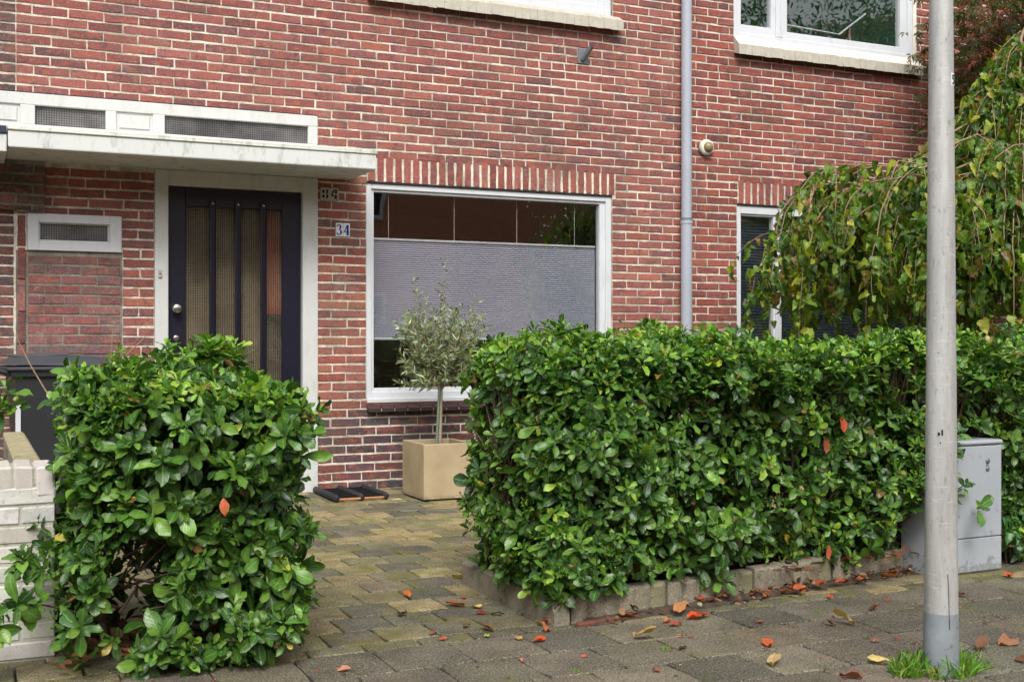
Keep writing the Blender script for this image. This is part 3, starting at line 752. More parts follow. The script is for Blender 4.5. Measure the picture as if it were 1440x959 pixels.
# ------------------------------------------------------------------ ground
g = MB(); g.box(-60, 80, -60, 60, -.6, -.075); tag(g.build('ground', 'dirt'), kind='structure')
g = MB(); g.box(-3, 12, -4.62, -.002, -.07, -.016); tag(g.build('garden_path_base', 'joint'), kind='structure')
g = MB(); g.box(-8, 16, -9.6, -4.62, -.07, -.014); tag(g.build('pavement_base', 'joint'), kind='structure')
g = MB(); g.box(-40, 60, -15.5, -9.75, -.074, -.07); tag(g.build('road', 'asphalt'), kind='structure')
g = MB(); g.box(-40, 60, -9.75, -9.6, -.074, .0, bev=.01); tag(g.build('kerb', 'edging'), kind='structure')
PAV = [(4, (150, 136, 98)), (4, (132, 122, 92)), (3, (116, 110, 88)), (3, (100, 96, 82)), (1.6, (158, 142, 102)), (1.6, (96, 92, 80))]
def slab(mb, x0, x1, y0, y1, col, th=.05, tilt=.0022, j=.0022):
    """paving unit with an uneven rounded edge"""
    zz = [U(-tilt, tilt) for _ in range(4)]; cx, cy = (x0 + x1) / 2, (y0 + y1) / 2
    R = []
    for i, (ax, ay, bx, by) in enumerate(((x0, y0, x1, y0), (x1, y0, x1, y1), (x1, y1, x0, y1), (x0, y1, x0, y0))):
        for k in range(4):
            t = k / 4; cut = .004 if k == 0 else 0
            px, py = ax + (bx - ax) * t, ay + (by - ay) * t
            px += (cut if px < cx else -cut) + U(-j, j); py += (cut if py < cy else -cut) + U(-j, j)
            R.append((px, py, zz[i] * (1 - t) + zz[(i + 1) % 4] * t))
    n = len(R); e = .005
    V = [(p[0], p[1], -th) for p in R] + [(p[0], p[1], p[2] - .004) for p in R]
    V += [(p[0] + (e if p[0] < cx else -e), p[1] + (e if p[1] < cy else -e), p[2]) for p in R]
    F = [tuple(range(2 * n, 3 * n))]
    for q in (0, 1):
        for i in range(n): F.append((q * n + i, q * n + (i + 1) % n, (q + 1) * n + (i + 1) % n, (q + 1) * n + i))
    mb.add(V, F, col)
g = MB(); PW = .219; y = -4.515; r = 0
rows = [(-4.62, -4.515)]
while y < -.12: rows.append((y, y + PW)); y += PW
rows.append((y, -.01))
for r, (a, b) in enumerate(rows):
    x = -2.8 - (r % 2) * PW / 2 + U(-.01, .01)
    while x < 9:
        light = PAV if a > -4.3 or random.random() < .6 else [(2, (96, 92, 74)), (1, (120, 112, 84))]
        if b - a > .03: slab(g, x + .0035, x + PW - .0035, a + .0035, b - .0035, pick1(light), .012 + .03)
        x += PW
tag(g.build('garden_path', 'paver'), kind='structure')
g = MB(); TI = [(4, (106, 98, 84)), (3, (98, 92, 79)), (2, (112, 104, 88)), (1, (92, 86, 75))]
r = 0; y = -4.62
while y > -9.5:
    x = -4.0 + .27 - (r % 2) * .15
    while x < 12:
        slab(g, x + .0032, x + .2968, y - .2968, y - .0032, pick1(TI), .05, .0022, .0016); x += .30
    y -= .30; r += 1
tag(g.build('pavement', 'tile'), kind='structure')

# ------------------------------------------------------------------ hedge beds, edging
KA, KB = (2.232, -4.552), (4.285, -4.262)   # front edge of the bed
ang = math.atan2(KB[1] - KA[1], KB[0] - KA[0]); ca, sa = math.cos(ang), math.sin(ang)
def kpt(s, d, z): return (KA[0] + ca * s - sa * d, KA[1] + sa * s + ca * d, z)
g = MB(); z = .085; pts = [kpt(.05, .05, z), kpt(2.1, .05, z), kpt(2.1, .3, z), (12, -3.9, z), (12, -3.2, z), (2.20, -3.65, z)]
gn = 14
tag_b = MB(); V = []; F = []
for i in range(41):
    for k in range(9):
        t = i / 40; x = 2.26 + t * 9.7; yf = -4.552 + .05 + (x - 2.232) * .1413 if x < 4.2 else -4.2; yf = min(yf, -4.2)
        if x > 4.2: yf = -4.12
        yb_ = -3.62; w = k / 8; V.append((x, yf + (yb_ - yf) * w, .085 + .02 * mnoise.noise((x * 3, w * 4, 1)) - (.03 if k in (0,) else 0)))
for i in range(40):
    for k in range(8): F.append((i * 9 + k, (i + 1) * 9 + k, (i + 1) * 9 + k + 1, i * 9 + k + 1))
b = MB(); b.add(V, F, None, True)
for i in range(40): b.add([V[i * 9], V[(i + 1) * 9], (V[(i + 1) * 9][0], V[(i + 1) * 9][1], -.06), (V[i * 9][0], V[i * 9][1], -.06)], [(0, 3, 2, 1)])
tag(b.build('soil_bed', 'soil'), kind='structure')
def ribbed(L, h=.115, t=.06):
    """concrete edging slab with upright half-round ribs; length along +x, face towards -y"""
    mb = MB(); n = max(3, round(L / .082)); steps = n * 8; top = []; V = []; F = []
    for i in range(steps + 1):
        x = L * i / steps; yv = -.013 * abs(math.sin(math.pi * i / 8)) ** .6
        for (dy, zz) in ((0, -.06), (0, h - .012), (.006, h - .002), (.018, h)): V.append((x, yv + dy, zz + U(-.001, .001)))
        V.append((x, t, h)); V.append((x, t, -.06))
    for i in range(steps):
        for k in range(5): F.append((i * 6 + k, (i + 1) * 6 + k, (i + 1) * 6 + k + 1, i * 6 + k + 1))
    F.append((0, 1, 2, 3, 4, 5)); F.append(tuple(steps * 6 + k for k in (5, 4, 3, 2, 1, 0)))
    mb.add(V, F, None, False); return mb
s = .012; lab = ['ribbed concrete edging slab next to the rounded kerb corner', 'ribbed concrete edging slab, second from the rounded corner', 'ribbed concrete edging slab, third from the rounded corner', 'ribbed concrete edging slab touching the grey cabinet']
src = ribbed(.50)
for i in range(4):
    if i == 0: o = src.build('edging_slab', 'edging'); first = o
    else: o = first.copy(); COL.objects.link(o)
    p = kpt(s + i * .512, 0, .0 + [-.002, -.006, .002, -.004][i]); o.location = p; o.rotation_euler = (U(-.02, .02), 0, ang + U(-.008, .008)); tag(o, lab[i], 'edging slab', 'ribbed edging slabs along the hedge')
def sideblock(L, nm, label, y0):
    """smooth edging block with rounded nose; runs away from the viewer"""
    mb = MB(); w = .07; h = .11; V = []; F = []; m = 14
    for i in range(m + 1):
        t = L * i / m; hh = h
        if t < .05: hh = h - (.05 - math.sqrt(max(0, .05 ** 2 - (.05 - t) ** 2)))
        for (x, z) in ((0, -.05), (0, hh - .014), (.008, hh - .003), (.02, hh), (w - .01, hh), (w, hh - .012), (w, -.05)): V.append((x + U(-.0012, .0012), t, z))
    for i in range(m):
        for k in range(6): F.append((i * 7 + k, i * 7 + k + 1, (i + 1) * 7 + k + 1, (i + 1) * 7 + k))
    F.append(tuple(range(7))[::-1]); F.append(tuple(m * 7 + k for k in range(7)))
    mb.add(V, F); o = mb.build(nm, 'edging'); o.location = (2.155, y0, 0); return o
o = sideblock(.42, 'kerb_block', '', -4.575); o.rotation_euler.z = rad(2); tag(o, 'rounded concrete kerb block at the corner of the hedge bed', 'kerb block', 'smooth kerb blocks by the path')
o = sideblock(.5, 'kerb_block', '', -4.145); o.rotation_euler.z = rad(1); o.location.x -= .012; tag(o, 'smooth concrete kerb block behind the corner one, beside the path', 'kerb block', 'smooth kerb blocks by the path')
# strip of dirt and old red brick at the foot of the edging
b = MB(); V = []; F = []
for i in range(61):
    s_ = .06 + 2.04 * i / 60
    for k, (d, zz) in enumerate(((-.075 - .06 * abs(mnoise.noise((i * .35, 0, 5))) - U(0, .012), .001), (-.06, .005), (-.04, .008), (-.015, .012), (.02, .015))):
        p = kpt(s_, d, zz + U(0, .003) * (k > 0)); V.append(p)
for i in range(60):
    for k in range(4): F.append((i * 5 + k, (i + 1) * 5 + k, (i + 1) * 5 + k + 1, i * 5 + k + 1))
b.add(V, F, None, True); tag(b.build('dirt', 'dirt'), kind='structure')
b = MB(); p = kpt(.02, -.075, 0); b.box(-.0, .31, -.035, .0, -.02, .012, bev=.006, jit=.003); o = b.build('brick_fragment', 'redbrickbit'); o.location = kpt(.0, -.035, 0); o.rotation_euler.z = ang; tag(o, 'worn dark red brick edge in the dirt before the kerb corner', 'brick')

# ------------------------------------------------------------------ hedges
def hedge_points(box, n, lump=.055, dmax=.22, faces=('f', 't', 'l', 'r', 'b'), seed=0.0, front=None, topf=None):
    x0, x1, y0, y1, z0, z1 = box; A = {'f': (x1 - x0) * (z1 - z0), 'b': (x1 - x0) * (z1 - z0) * .5, 'l': (y1 - y0) * (z1 - z0), 'r': (y1 - y0) * (z1 - z0), 't': (x1 - x0) * (y1 - y0) * 1.15}
    w = np.array([A[k] for k in faces]); w /= w.sum(); out = []
    for _ in range(n):
        k = faces[RNG.choice(len(faces), p=w)]; a, b_, d = RNG.random(), RNG.random(), (RNG.random() ** 1.6) * dmax
        if k in 'fb': p = [x0 + (x1 - x0) * a, y0 + d if k == 'f' else y1 - d, z0 + (z1 - z0) * b_]; nn = [0, -1 if k == 'f' else 1, 0]
        elif k in 'lr': p = [x0 + d if k == 'l' else x1 - d, y0 + (y1 - y0) * a, z0 + (z1 - z0) * b_]; nn = [-1 if k == 'l' else 1, 0, 0]
        else: p = [x0 + (x1 - x0) * a, y0 + (y1 - y0) * b_, z1 - d * .8]; nn = [0, 0, 1]
        p = np.array(p); nn = np.array(nn, float)
        # round the box edges
        for i, (lo, hi) in enumerate(((x0, x1), (y0, y1), (z0, z1))):
            rr = .14
            if p[i] < lo + rr and i != 2: nn[i] -= (lo + rr - p[i]) / rr * .8
            if p[i] > hi - rr: nn[i] += (p[i] - hi + rr) / rr * .8
        nn /= np.linalg.norm(nn)
        e = [max(0, lo + .13 - p[i], p[i] - hi + .13) for i, (lo, hi) in enumerate(((x0, x1), (y0, y1), (z0, z1)))]
        cut = sum(sorted(e)[:2]) * .38
        p -= nn * cut
        p += nn * lump * 2 * mnoise.noise((p[0] * 3.1 + seed, p[1] * 3.1, p[2] * 3.1))
        p += nn * lump * 1. * mnoise.noise((p[0] * 7.7 + seed, p[1] * 7.7 + 4, p[2] * 7.7))
        if front is not None and k == 'f': p[1] += front(p[0])
        out.append((p, nn, d / dmax, k))
    return out

GREEN = [(5, (72, 108, 42)), (4, (88, 124, 46)), (4, (54, 86, 38)), (2.5, (106, 142, 52)), (2, (42, 68, 36))]
LIME = [(3, (122, 162, 50)), (3, (104, 148, 48)), (2, (146, 170, 60)), (1.5, (84, 126, 44)), (.3, (150, 120, 60))]
YEL = [(1, (150, 160, 50)), (1, (170, 150, 50))]
def rosettes(pts, lmin, lmax, limef, nmin=6, nmax=10, up=.45):
    P = []; D = []; N = []; L = []; C = []
    for (p, nn, dep, k) in pts:
        ax = nn * .8 + np.array([0, 0, up]) + RNG.normal(0, .38, 3); ax /= np.linalg.norm(ax)
        a = np.cross(ax, [.3, .1, .9]); a /= np.linalg.norm(a); b_ = np.cross(ax, a)
        n = RNG.integers(nmin, nmax + 1); ph = RNG.uniform(0, 6.28); size = RNG.uniform(lmin, lmax) * (RNG.uniform(.6, .85) if RNG.random() < .3 else 1)
        lime = limef(p, dep); young = RNG.random() < lime
        for i in range(n):
            t = ph + i * 2.4; f = i / n; pol = rad(28 + 62 * f + RNG.normal(0, 9)) if n > 1 else .9
            rdir = a * math.cos(t) + b_ * math.sin(t); d = ax * math.cos(pol) + rdir * math.sin(pol)
            d = d + np.array([0, 0, -.22 * f]); nrm = ax * math.sin(pol) - rdir * math.cos(pol) + RNG.normal(0, .22, 3)
            P.append(p - ax * (.045 * f) + rdir * .004); D.append(d); N.append(nrm); L.append(size * (.55 + .58 * f) * RNG.uniform(.7, 1.2) * (.8 if young else 1))
            q = LIME if (young and f < .75) else GREEN
            if RNG.random() < .004: q = YEL
            if RNG.random() < .006: q = [(1, (120, 84, 48))]
            C.append(pick(q, 1)[0])
    return P, D, N, L, C
def hedge(name, root_loc, pts, branch_box, label, lmin, lmax, limef, nbr, seedv):
    root = thing(name, root_loc, label, 'hedge')
    P, D, N, L, C = rosettes(pts, lmin, lmax, limef)
    o = leaves('foliage', 'laurel', P, D, N, L, C, 'laurel', root); inv(o, root)
    mb = MB(); x0, x1, y0, y1, z0, z1 = branch_box
    stems = [(x0 + (x1 - x0) * (i + .5) / max(1, nbr // 14) + U(-.05, .05), (y0 + y1) / 2 + U(-.08, .08)) for i in range(max(1, nbr // 14))]
    for sx, sy in stems:
        mb.tube([(sx, sy, .0), (sx + U(-.04, .04), sy + U(-.04, .04), .35), (sx + U(-.1, .1), sy + U(-.1, .1), z1 * .8)], [.018, .013, .006], 6)
    idx = RNG.choice(len(pts), min(nbr * 4, len(pts)), replace=False)
    for i in idx:
        p, nn, dep, k = pts[i]; st = min(stems, key=lambda s: (s[0] - p[0]) ** 2 + (s[1] - p[1]) ** 2)
        s0 = Vector((st[0], st[1], max(.08, p[2] * U(.35, .75)))); e = Vector(p); mid = s0.lerp(e, .5) + Vector((U(-.05, .05), U(-.05, .05), U(-.02, .06)))
        mb.tube([s0, mid, e], [.006, .004, .002], 4, cap=False)
    inv(mb.build('branches', 'twig', root), root)
    return root
bxL = (.325, 1.14, -4.72, -3.86, .04, 1.035)
ptsL = hedge_points(bxL, 1620, lump=.075, seed=3.3)
ptsL += [(np.array([U(.45, .98), U(-4.5, -4.0), U(.12, .9)]), RNG.normal(0, 1, 3) * .5 + np.array([0, -.3, .3]), 1., 'i') for _ in range(260)]
def hole(p):  # the bare hollow low in the left hedge
    return (((p[0] - .53) / .13) ** 2 + ((p[2] - .34) / .20) ** 2 < 1 or ((p[0] - .46) / .13) ** 2 + ((p[2] - .17) / .13) ** 2 < 1) and p[1] < -4.0
ptsL = [q for q in ptsL if not (hole(q[0]) and RNG.random() < .97) and not (q[0][0] > 1.02 and q[0][2] < .10)]
for i_ in range(20):   # sprays reaching over the white wall
    p = np.array([U(.16, .36), U(-4.60, -4.34), U(.34, .44)]) if i_ < 11 else np.array([U(.02, .20), U(-4.62, -4.5), U(.20, .28)]); ptsL.append((p, np.array([-.4, -.8, .1]), .1, 'f'))
for _ in range(30):   # taller shoots on the crown
    p = np.array([U(.45, 1.0), U(-4.5, -4.0), 1.02 + U(0, .09)]); ptsL.append((p, np.array([0, 0, 1.]), 0, 't'))
for _ in range(16): ptsL.append((np.array([.84 + RNG.normal(0, .06), -4.45 + RNG.normal(0, .05), 1.10 + U(0, .06)]), np.array([0, 0, 1.]), 0, 't'))
for _ in range(5): ptsL.append((np.array([.13 + RNG.normal(0, .03), -4.0, .94 + RNG.normal(0, .03)]), np.array([-.6, -.2, .5]), 0, 't'))
limeL = lambda p, d: (.62 if p[2] > .93 else .25 if p[2] > .8 else .05) * (1 - d * .5)
hl = hedge('hedge', (.7, -4.3, 0), ptsL, bxL, 'near square laurel hedge left of the path with a bare hollow low down', .070, .094, limeL, 50, 1)
mb = MB()
for pth in ([(.17, -4.02, 1.17), (.22, -4.05, 1.06), (.29, -4.1, .93)], [(.51, -4.1, 1.20), (.50, -4.12, 1.08), (.5, -4.15, .95)], [(.62, -4.2, 1.17), (.55, -4.2, 1.1), (.50, -4.2, 1.0)]):
    mb = MB(); mb.tube(pth, [.0020, .0026, .003], 6); inv(mb.build('bare_twig', 'mtwig', hl), hl)
mb = MB()
for _ in range(26):
    a = Vector((U(.42, .62), U(-4.55, -4.35), U(.2, .5))); mb.tube([a, a + Vector((U(-.08, .08), U(-.08, .0), U(.0, .1))), a + Vector((U(-.14, .14), U(-.14, 0), U(.02, .2)))], [.006, .004, .002], 5)
inv(mb.build('branches', 'twig', hl), hl)
# right hedge: front follows the edging, cabinet recess
def frontR(x): return (x - 2.23) * .125 if x < 4.2 else .25
bxR = (2.11, 7.9, -4.62, -3.72, .10, 1.145)
ptsR = hedge_points(bxR, 7600, lump=.075, faces=('f', 't', 'l', 'b'), seed=9.1, front=frontR)
def cab_clear(p): return 4.2 < p[0] < 4.84 and p[2] < (.40 if p[0] < 4.36 else .70) and p[1] < -4.16
ptsR = [q for q in ptsR if not cab_clear(q[0]) and not (q[0][2] < .16 and RNG.random() < .5) and not (q[0][0] > 5.6 and RNG.random() < .55)
        and q[0][1] > -4.62 + frontR(q[0][0]) - .16]
ptsR += [(np.array([U(2.25, 6.), U(-4.3, -3.85), U(.15, 1.0)]), RNG.normal(0, 1, 3) * .5 + np.array([0, -.3, .3]), 1., 'i') for _ in range(800)]
ptsR += [(np.array([4.27 + RNG.normal(0, .07), U(-4.57, -4.36), U(.40, .82)]), np.array([.1, -.9, .2]), .1, 'f') for _ in range(80)]
ptsR += [q for q in hedge_points((2.10, 2.6, -4.60, -3.75, .18, 1.17), 560, lump=.05, faces=('f', 't', 'l'), seed=2.2)]
limeR = lambda p, d: (.75 if p[2] > 1.06 else .42 if p[2] > .9 else .26) * (1 - d * .6)
hr = hedge('hedge', (4.5, -4.1, 0), ptsR, bxR, 'long clipped laurel hedge right of the path, running behind the lamp post', .062, .088, limeR, 520, 2)
sp = MB()
# a loose sprig that leans over the cabinet
ax = [(np.array([4.46, -4.58, .34]), np.array([.3, -.7, .2]), 0, 'f')]
P, D, N, L, C = rosettes(ax, .10, .11, lambda p, d: 0, 4, 4); o = leaves('sprig', 'laurel', P, D, N, L, C, 'laurel', hr); inv(o, hr)

# ------------------------------------------------------------------ low white wall, neighbour wall
WW = [(4, (204, 201, 192)), (3, (196, 193, 184)), (.25, (186, 204, 194))]
wm = MB(); y0, y1, xe, zt = -4.235, -3.97, .297, .585
wm.box(-3, xe - .004, y0 + .004, y1, -.05, zt, pick1([(1, (196, 192, 180))]))
r = 0
while r * PITCH < zt - .01:
    x = xe; first = True
    while x > -3:
        L_ = BL if not (first and r % 2) else BL / 2; first = False
        wm.box(x - L_ + .004, x - .002, y0 - .001 + U(-.002, .002), y0 + .03, r * PITCH + .005, (r + 1) * PITCH - .004, pick1(WW), bev=.005, jit=.0015); x -= L_
    r += 1
x = xe
while x > -3:
    wm.box(x - .068, x - .003, y0 - .002 + U(-.004, .003), y1 + .01, zt + .004, .70 + U(-.006, .004), pick1(WW), bev=.008, jit=.003); x -= .0705
wm.box(-3, xe - .006, y0 + .006, y1, zt, .688, (.5, .48, .42, 1))
tag(wm.build('garden_wall', 'whitewall'), 'low whitewashed brick garden wall with flaking paint at the left edge', 'garden wall')
cw = thing('garden_wall', (.23, -2.9, 0), 'narrow boundary wall with sandy coping running to the house', 'garden wall')
m = MB(); courses(lambda x: m, 0, 1.9, 0, .63, [], lambda x, z: PLUM, yf=-.05, yb=-.045); m.box(0, 1.9, -.047, .05, 0, .63, mi=1); o = m.build('wall', ['brick', 'mortar_grey'], cw); o.rotation_euler.z = rad(90); o.location = (0, -1.03, 0)
m = MB(); m.box(-.05, .05, -1.05, .95, .63, .665, bev=.008, jit=.003); m.build('coping', 'coping', cw)

# ------------------------------------------------------------------ bin
bn = thing('wheelie_bin', (.56, -.62, 0), 'dark grey wheeled rubbish bin standing behind the left hedge', 'bin', rz=rad(4))
m = MB(); V = []; F = []
for (z, sx, sy) in ((.06, .24, .20), (.5, .275, .235), (.92, .305, .265), (.93, .325, .285), (.985, .33, .29)):
    for a, b_ in ((-1, -1), (1, -1), (1, 1), (-1, 1)): V.append((a * sx, b_ * sy, z))
for i in range(4):
    for k in range(4): F.append((i * 4 + k, i * 4 + (k + 1) % 4, (i + 1) * 4 + (k + 1) % 4, (i + 1) * 4 + k))
F.append((3, 2, 1, 0)); m.add(V, F); bd = m.build('body', 'binbody', bn)
m = MB(); m.box(-.30, -.27, -.262, -.258, .25, .78); m.build('stripe', 'sticker', bd)
m = MB(); V = []; F = []   # domed lid
nx, ny = 12, 10
for i in range(nx + 1):
    for k in range(ny + 1):
        u, v = i / nx * 2 - 1, k / ny * 2 - 1; V.append((u * .35 + .0, v * .305, .985 + .065 * (1 - u ** 4) ** .5 * (1 - v ** 4) ** .5 + .02 * (1 - u) / 2))
for i in range(nx):
    for k in range(ny): F.append((i * (ny + 1) + k, (i + 1) * (ny + 1) + k, (i + 1) * (ny + 1) + k + 1, i * (ny + 1) + k + 1))
m.add(V, F, None, True); m.box(-.35, .35, -.305, .305, .965, .99, bev=.008)
for v in (-.16, .16): m.tube([(-.3, v, 1.055), (0, v, 1.062), (.3, v, 1.035)], .008, 6)
ld = m.build('lid', 'binlid', bn)
m = MB(); m.tube([(-.42, -.25, .975), (-.42, .25, .975)], .018, 10)
for v in (-.25, 0., .25): m.tube([(-.30, v, .94), (-.42, v, .975)], .017, 8)
m.build('handle', 'binbody', bn)
for v in (-.25, .25):
    m = MB(); m.lathe([(.1, -.025), (.1, .025)], (-.2, v, .1), 'y', 20); m.build('wheel', 'wheel', bn)

# ------------------------------------------------------------------ planter with olive
PX, PY = 2.975, -.875
pt = thing('planter', (PX + .195, PY + .23, 0), 'square sand-coloured planter box standing by the wall', 'planter')
m = MB(); hw, hd, t = .195, .23, .027
Z0, Z1 = .012, .41
m.box(-hw, hw, -hd, -hd + t, Z0, Z1, bev=.004); m.box(-hw, hw, hd - t, hd, Z0, Z1, bev=.004)
m.box(-hw, -hw + t, -hd + t - .004, hd - t + .004, Z0, Z1 - .0005, bev=.002); m.box(hw - t, hw, -hd + t - .004, hd - t + .004, Z0, Z1 - .0005, bev=.002); m.box(-hw + t, hw - t, -hd + t, hd - t, Z0, .06)
m.build('box', 'planter', pt)
m = MB(); n = 12; V = []; F = []
for i in range(n + 1):
    for k in range(n + 1): V.append((-hw + t - .002 + (2 * hw - 2 * t + .004) * i / n, -hd + t - .002 + (2 * hd - 2 * t + .004) * k / n, .365 + U(-.006, .006)))
for i in range(n):
    for k in range(n): F.append((i * (n + 1) + k, (i + 1) * (n + 1) + k, (i + 1) * (n + 1) + k + 1, i * (n + 1) + k + 1))
m.add(V, F, None, True); m.build('soil', 'soil', pt)
OX, OY = PX + .20, PY + .21
ol = thing('olive_tree', (OX, OY, .365), 'small grey-green olive tree with one thin stem growing in the planter', 'tree')
m = MB(); m.tube([(0, 0, -.02), (.008, 0, .15), (.012, 0, .32), (.02, 0, .5)], [.015, .013, .011, .010], 10); m.build('trunk', 'palebark', ol)
m = MB(); m.tube([(-.028, -.01, -.02), (-.006, -.022, .53)], .009, 8); m.build('stake', 'stake', ol)
m = MB(); P = []; D = []; N = []; L = []; C = []
OLV = [(4, (112, 128, 88)), (3, (134, 148, 112)), (3, (86, 106, 64)), (1.5, (160, 166, 140)), (.8, (150, 150, 90))]
tips = []
for k in range(95):
    t_ = k / 95
    a = k * 2.4; el = U(.0, 1.)
    rr = .35 * math.sqrt(U(.05, 1)); tx, ty = rr * math.cos(a), rr * math.sin(a) * .85
    h = .40 + .62 * (el) + (.10 - rr * .3)
    if rr < .12: h += U(0, .12)
    tips.append(Vector((tx, ty, max(.48, min(h + .05, 1.0)))))
tips += [Vector((.03, 0, 1.36)), Vector((.05, .03, 1.28)), Vector((-.20, 0, 1.22)), Vector((.28, 0, 1.16)), Vector((.02, .03, 1.14)), Vector((-.12, .03, 1.18)), Vector((.20, .03, 1.08)), Vector((-.16, 0, 1.10)), Vector((-.19, .02, 1.03)), Vector((.34, 0, 1.0)), Vector((.38, .0, .90)), Vector((.36, -.05, .76)), Vector((-.32, 0, .72)), Vector((-.30, 0, .66)), Vector((.30, .0, 1.06))]
for tp in tips:
    b0 = Vector((.018, 0, U(.42, .55))); mid = b0.lerp(tp, .5) + Vector((tp.x * .12, tp.y * .12, -.02))
    path = [b0, mid, tp]; m.tube(path, [.006, .0035, .0015], 5, cap=False)
    for q in range(28):
        f = U(.25, 1.02); c0 = b0.lerp(mid, f * 2) if f < .5 else mid.lerp(tp, f * 2 - 1)
        dd = (tp - mid).normalized(); side = Vector((U(-1, 1), U(-1, 1), U(-1, 1))).cross(dd).normalized()
        P.append(c0); D.append(dd * U(.3, 1) + side * .9); N.append(Vector((U(-1, 1), U(-1, 1), U(0, 1.4)))); L.append(U(.038, .064)); C.append(pick(OLV, 1)[0])
m.build('branches', 'palebark', ol); leaves('crown', 'olive', P, D, N, L, C, 'olive', ol)

# ------------------------------------------------------------------ boot scraper, stone
bs = thing('boot_scraper', (2.62, -.30, 0), 'black three-rail boot scraper mat with wooden front bar by the door', 'boot scraper')
bs.location = (2.40, -.66, 0)
m_r = []
for k, x in enumerate((.0, .185, .37)):
    m = MB(); V = []; L_ = .60
    m.box(x - .020, x + .020, 0, L_, .002, .054, bev=.016); m.build('rail', 'rubber', bs)
m = MB()
for q in range(5):
    y = .08 + q * .11; m.box(.02, .35, y - .006, y + .006, .01, .028, bev=.003)
    for i in range(40):
        x = .022 + i * .0082; m.box(x, x + .004, y - .010, y + .010, .008, .040)
m.build('bristle_rows', 'bristle', bs)
m = MB(); m.tube([(.018, .012, .020), (.175, .012, .020)], .009, 10); m.tube([(.205, .012, .020), (.352, .012, .020)], .009, 10); m.build('front_bar', 'wood', bs)
m = MB(); m.box(-.045, .045, -.02, .02, 0, .012, bev=.005, jit=.006); o = m.build('stone_chip', 'stonebit'); o.location = (3.0, -.98 + .15, .001); o.rotation_euler.z = .4; o.location = (2.82, -.73, .001); tag(o, 'flat pale stone chip between boot scraper and planter', 'stone')

# ------------------------------------------------------------------ street lamp post
PO = (3.083, -5.72)
ps = thing('street_lamp_post', (PO[0], PO[1], 0), 'tall tapering weathered grey steel lamp post in the pavement', 'lamp post')
m = MB(); prof = [(.0585 - .00795 * z, z) for z in np.linspace(.20, 4.6, 24)]; m.lathe([(float(a), float(b)) for a, b in prof], (0, 0, 0), 'z', 40)
m.build('shaft', 'pole', ps)
m = MB(); m.lathe([(.0605, -.1), (.0600, .05), (.0588, .155), (.0578, .165), (.0572, .21)], (0, 0, 0), 'z', 40); m.build('base_sleeve', 'polebase', ps)
# sticker on the right flank, wrapped round the shaft
m = MB(); ca0 = math.atan2(-(PO[1] + 8.85), -PO[0])
def wrap(zc, a, rr): return (rr * math.cos(a), rr * math.sin(a), zc)
zc = 1.15 + (480 - 115) * 4.13 / 1670; R0 = .0585 - .00795 * zc
a0 = ca0 + rad(50); a1 = ca0 + rad(88); V = []; n = 8
for i in range(n + 1):
    a = a0 + (a1 - a0) * i / n; V += [wrap(zc - .022, a, R0 + .0008), wrap(zc + .022, a, R0 + .0006)]
m.add(V, [(2 * i, 2 * i + 2, 2 * i + 3, 2 * i + 1) for i in range(n)], None, True); st = m.build('number_sticker', 'plate', ps)
d5 = MB(); digit(d5, 5, 0, 0, 1, 1, 0, 1, .8); m = MB()
V = []
for (x, y, z) in d5.v:
    a = a0 + rad(6) + rad(22) * x; V.append(wrap(zc - .015 + .030 * z, a, R0 + .0010 + .0006 * (1 - y)))
m.add(V, d5.f); m.build('digit', 'black', st)
m = MB()
for (zc_, a_, w_, h_) in ((.83, -8, .008, .012), (.835, 4, .006, .02), (.80, -3, .004, .006)):
    m = MB(); a = ca0 + rad(a_); rr = .0585 - .00795 * zc_ + .0006; V = [wrap(zc_ - h_ / 2, a - w_ / rr / 2, rr), wrap(zc_ - h_ / 2, a + w_ / rr / 2, rr), wrap(zc_ + h_ / 2, a + w_ / rr / 2, rr), wrap(zc_ + h_ / 2, a - w_ / rr / 2, rr)]; m.add(V, [(0, 1, 2, 3)]); m.build('scuff', 'seal', ps)
m = MB(); V = []
for i in range(9):
    z_ = .16 + .19 * i / 8; a = ca0 + rad(26 - 5 * (i / 8) ** 2); rr = .0585 - .00795 * z_ + (.0006 if z_ > .2 else .0022); V += [wrap(z_, a, rr), wrap(z_, a + .045, rr)]
m.add(V, [(2 * i, 2 * i + 1, 2 * i + 3, 2 * i + 2) for i in range(8)]); m.build('scratch', 'seal', ps)

# ------------------------------------------------------------------ street cabinet
cb = thing('utility_cabinet', (4.285, -4.475, 0), 'grey steel utility cabinet half grown over by the hedge', 'utility cabinet', rz=rad(2))
W_, D_, H_ = .445, .24, .635
m = MB(); m.box(0, W_, .012, D_, .0, H_, bev=.003); bd = m.build('body', 'cabinet', cb)
m = MB(); m.box(-.004, W_ + .004, -.006, D_ + .004, H_, H_ + .022, bev=.007); m.build('roof', 'cabinet', cb)
m = MB(); m.box(.004, W_ - .004, 0, .012, .178, H_ - .006, bev=.003); dd = m.build('door', 'cabinet', cb)
m = MB(); m.lathe([(.013, 0), (.013, .006), (.0005, .007)], (W_ - .105, 0, .555), 'y', 16); m.box(W_ - .113, W_ - .097, -.004, 0, .52, .556, bev=.002); m.lathe([(.012, 0), (.011, .006), (.0005, .006)], (W_ - .105, 0, .515), 'y', 16); m.build('lock', 'galv', dd)
m = MB(); m.box(.004, W_ - .004, 0, .012, .01, .173, bev=.003); pn = m.build('plinth_panel', 'cabinet', cb)
m = MB(); V = [(.006, -.0007, .012), (W_ - .006, -.0007, .012)]; n = 60
top = [(W_ - .006 - (W_ - .012) * i / n, -.0007, .03 + .022 * abs(mnoise.noise((i * .37, 1, 2))) + U(0, .014)) for i in range(n + 1)]
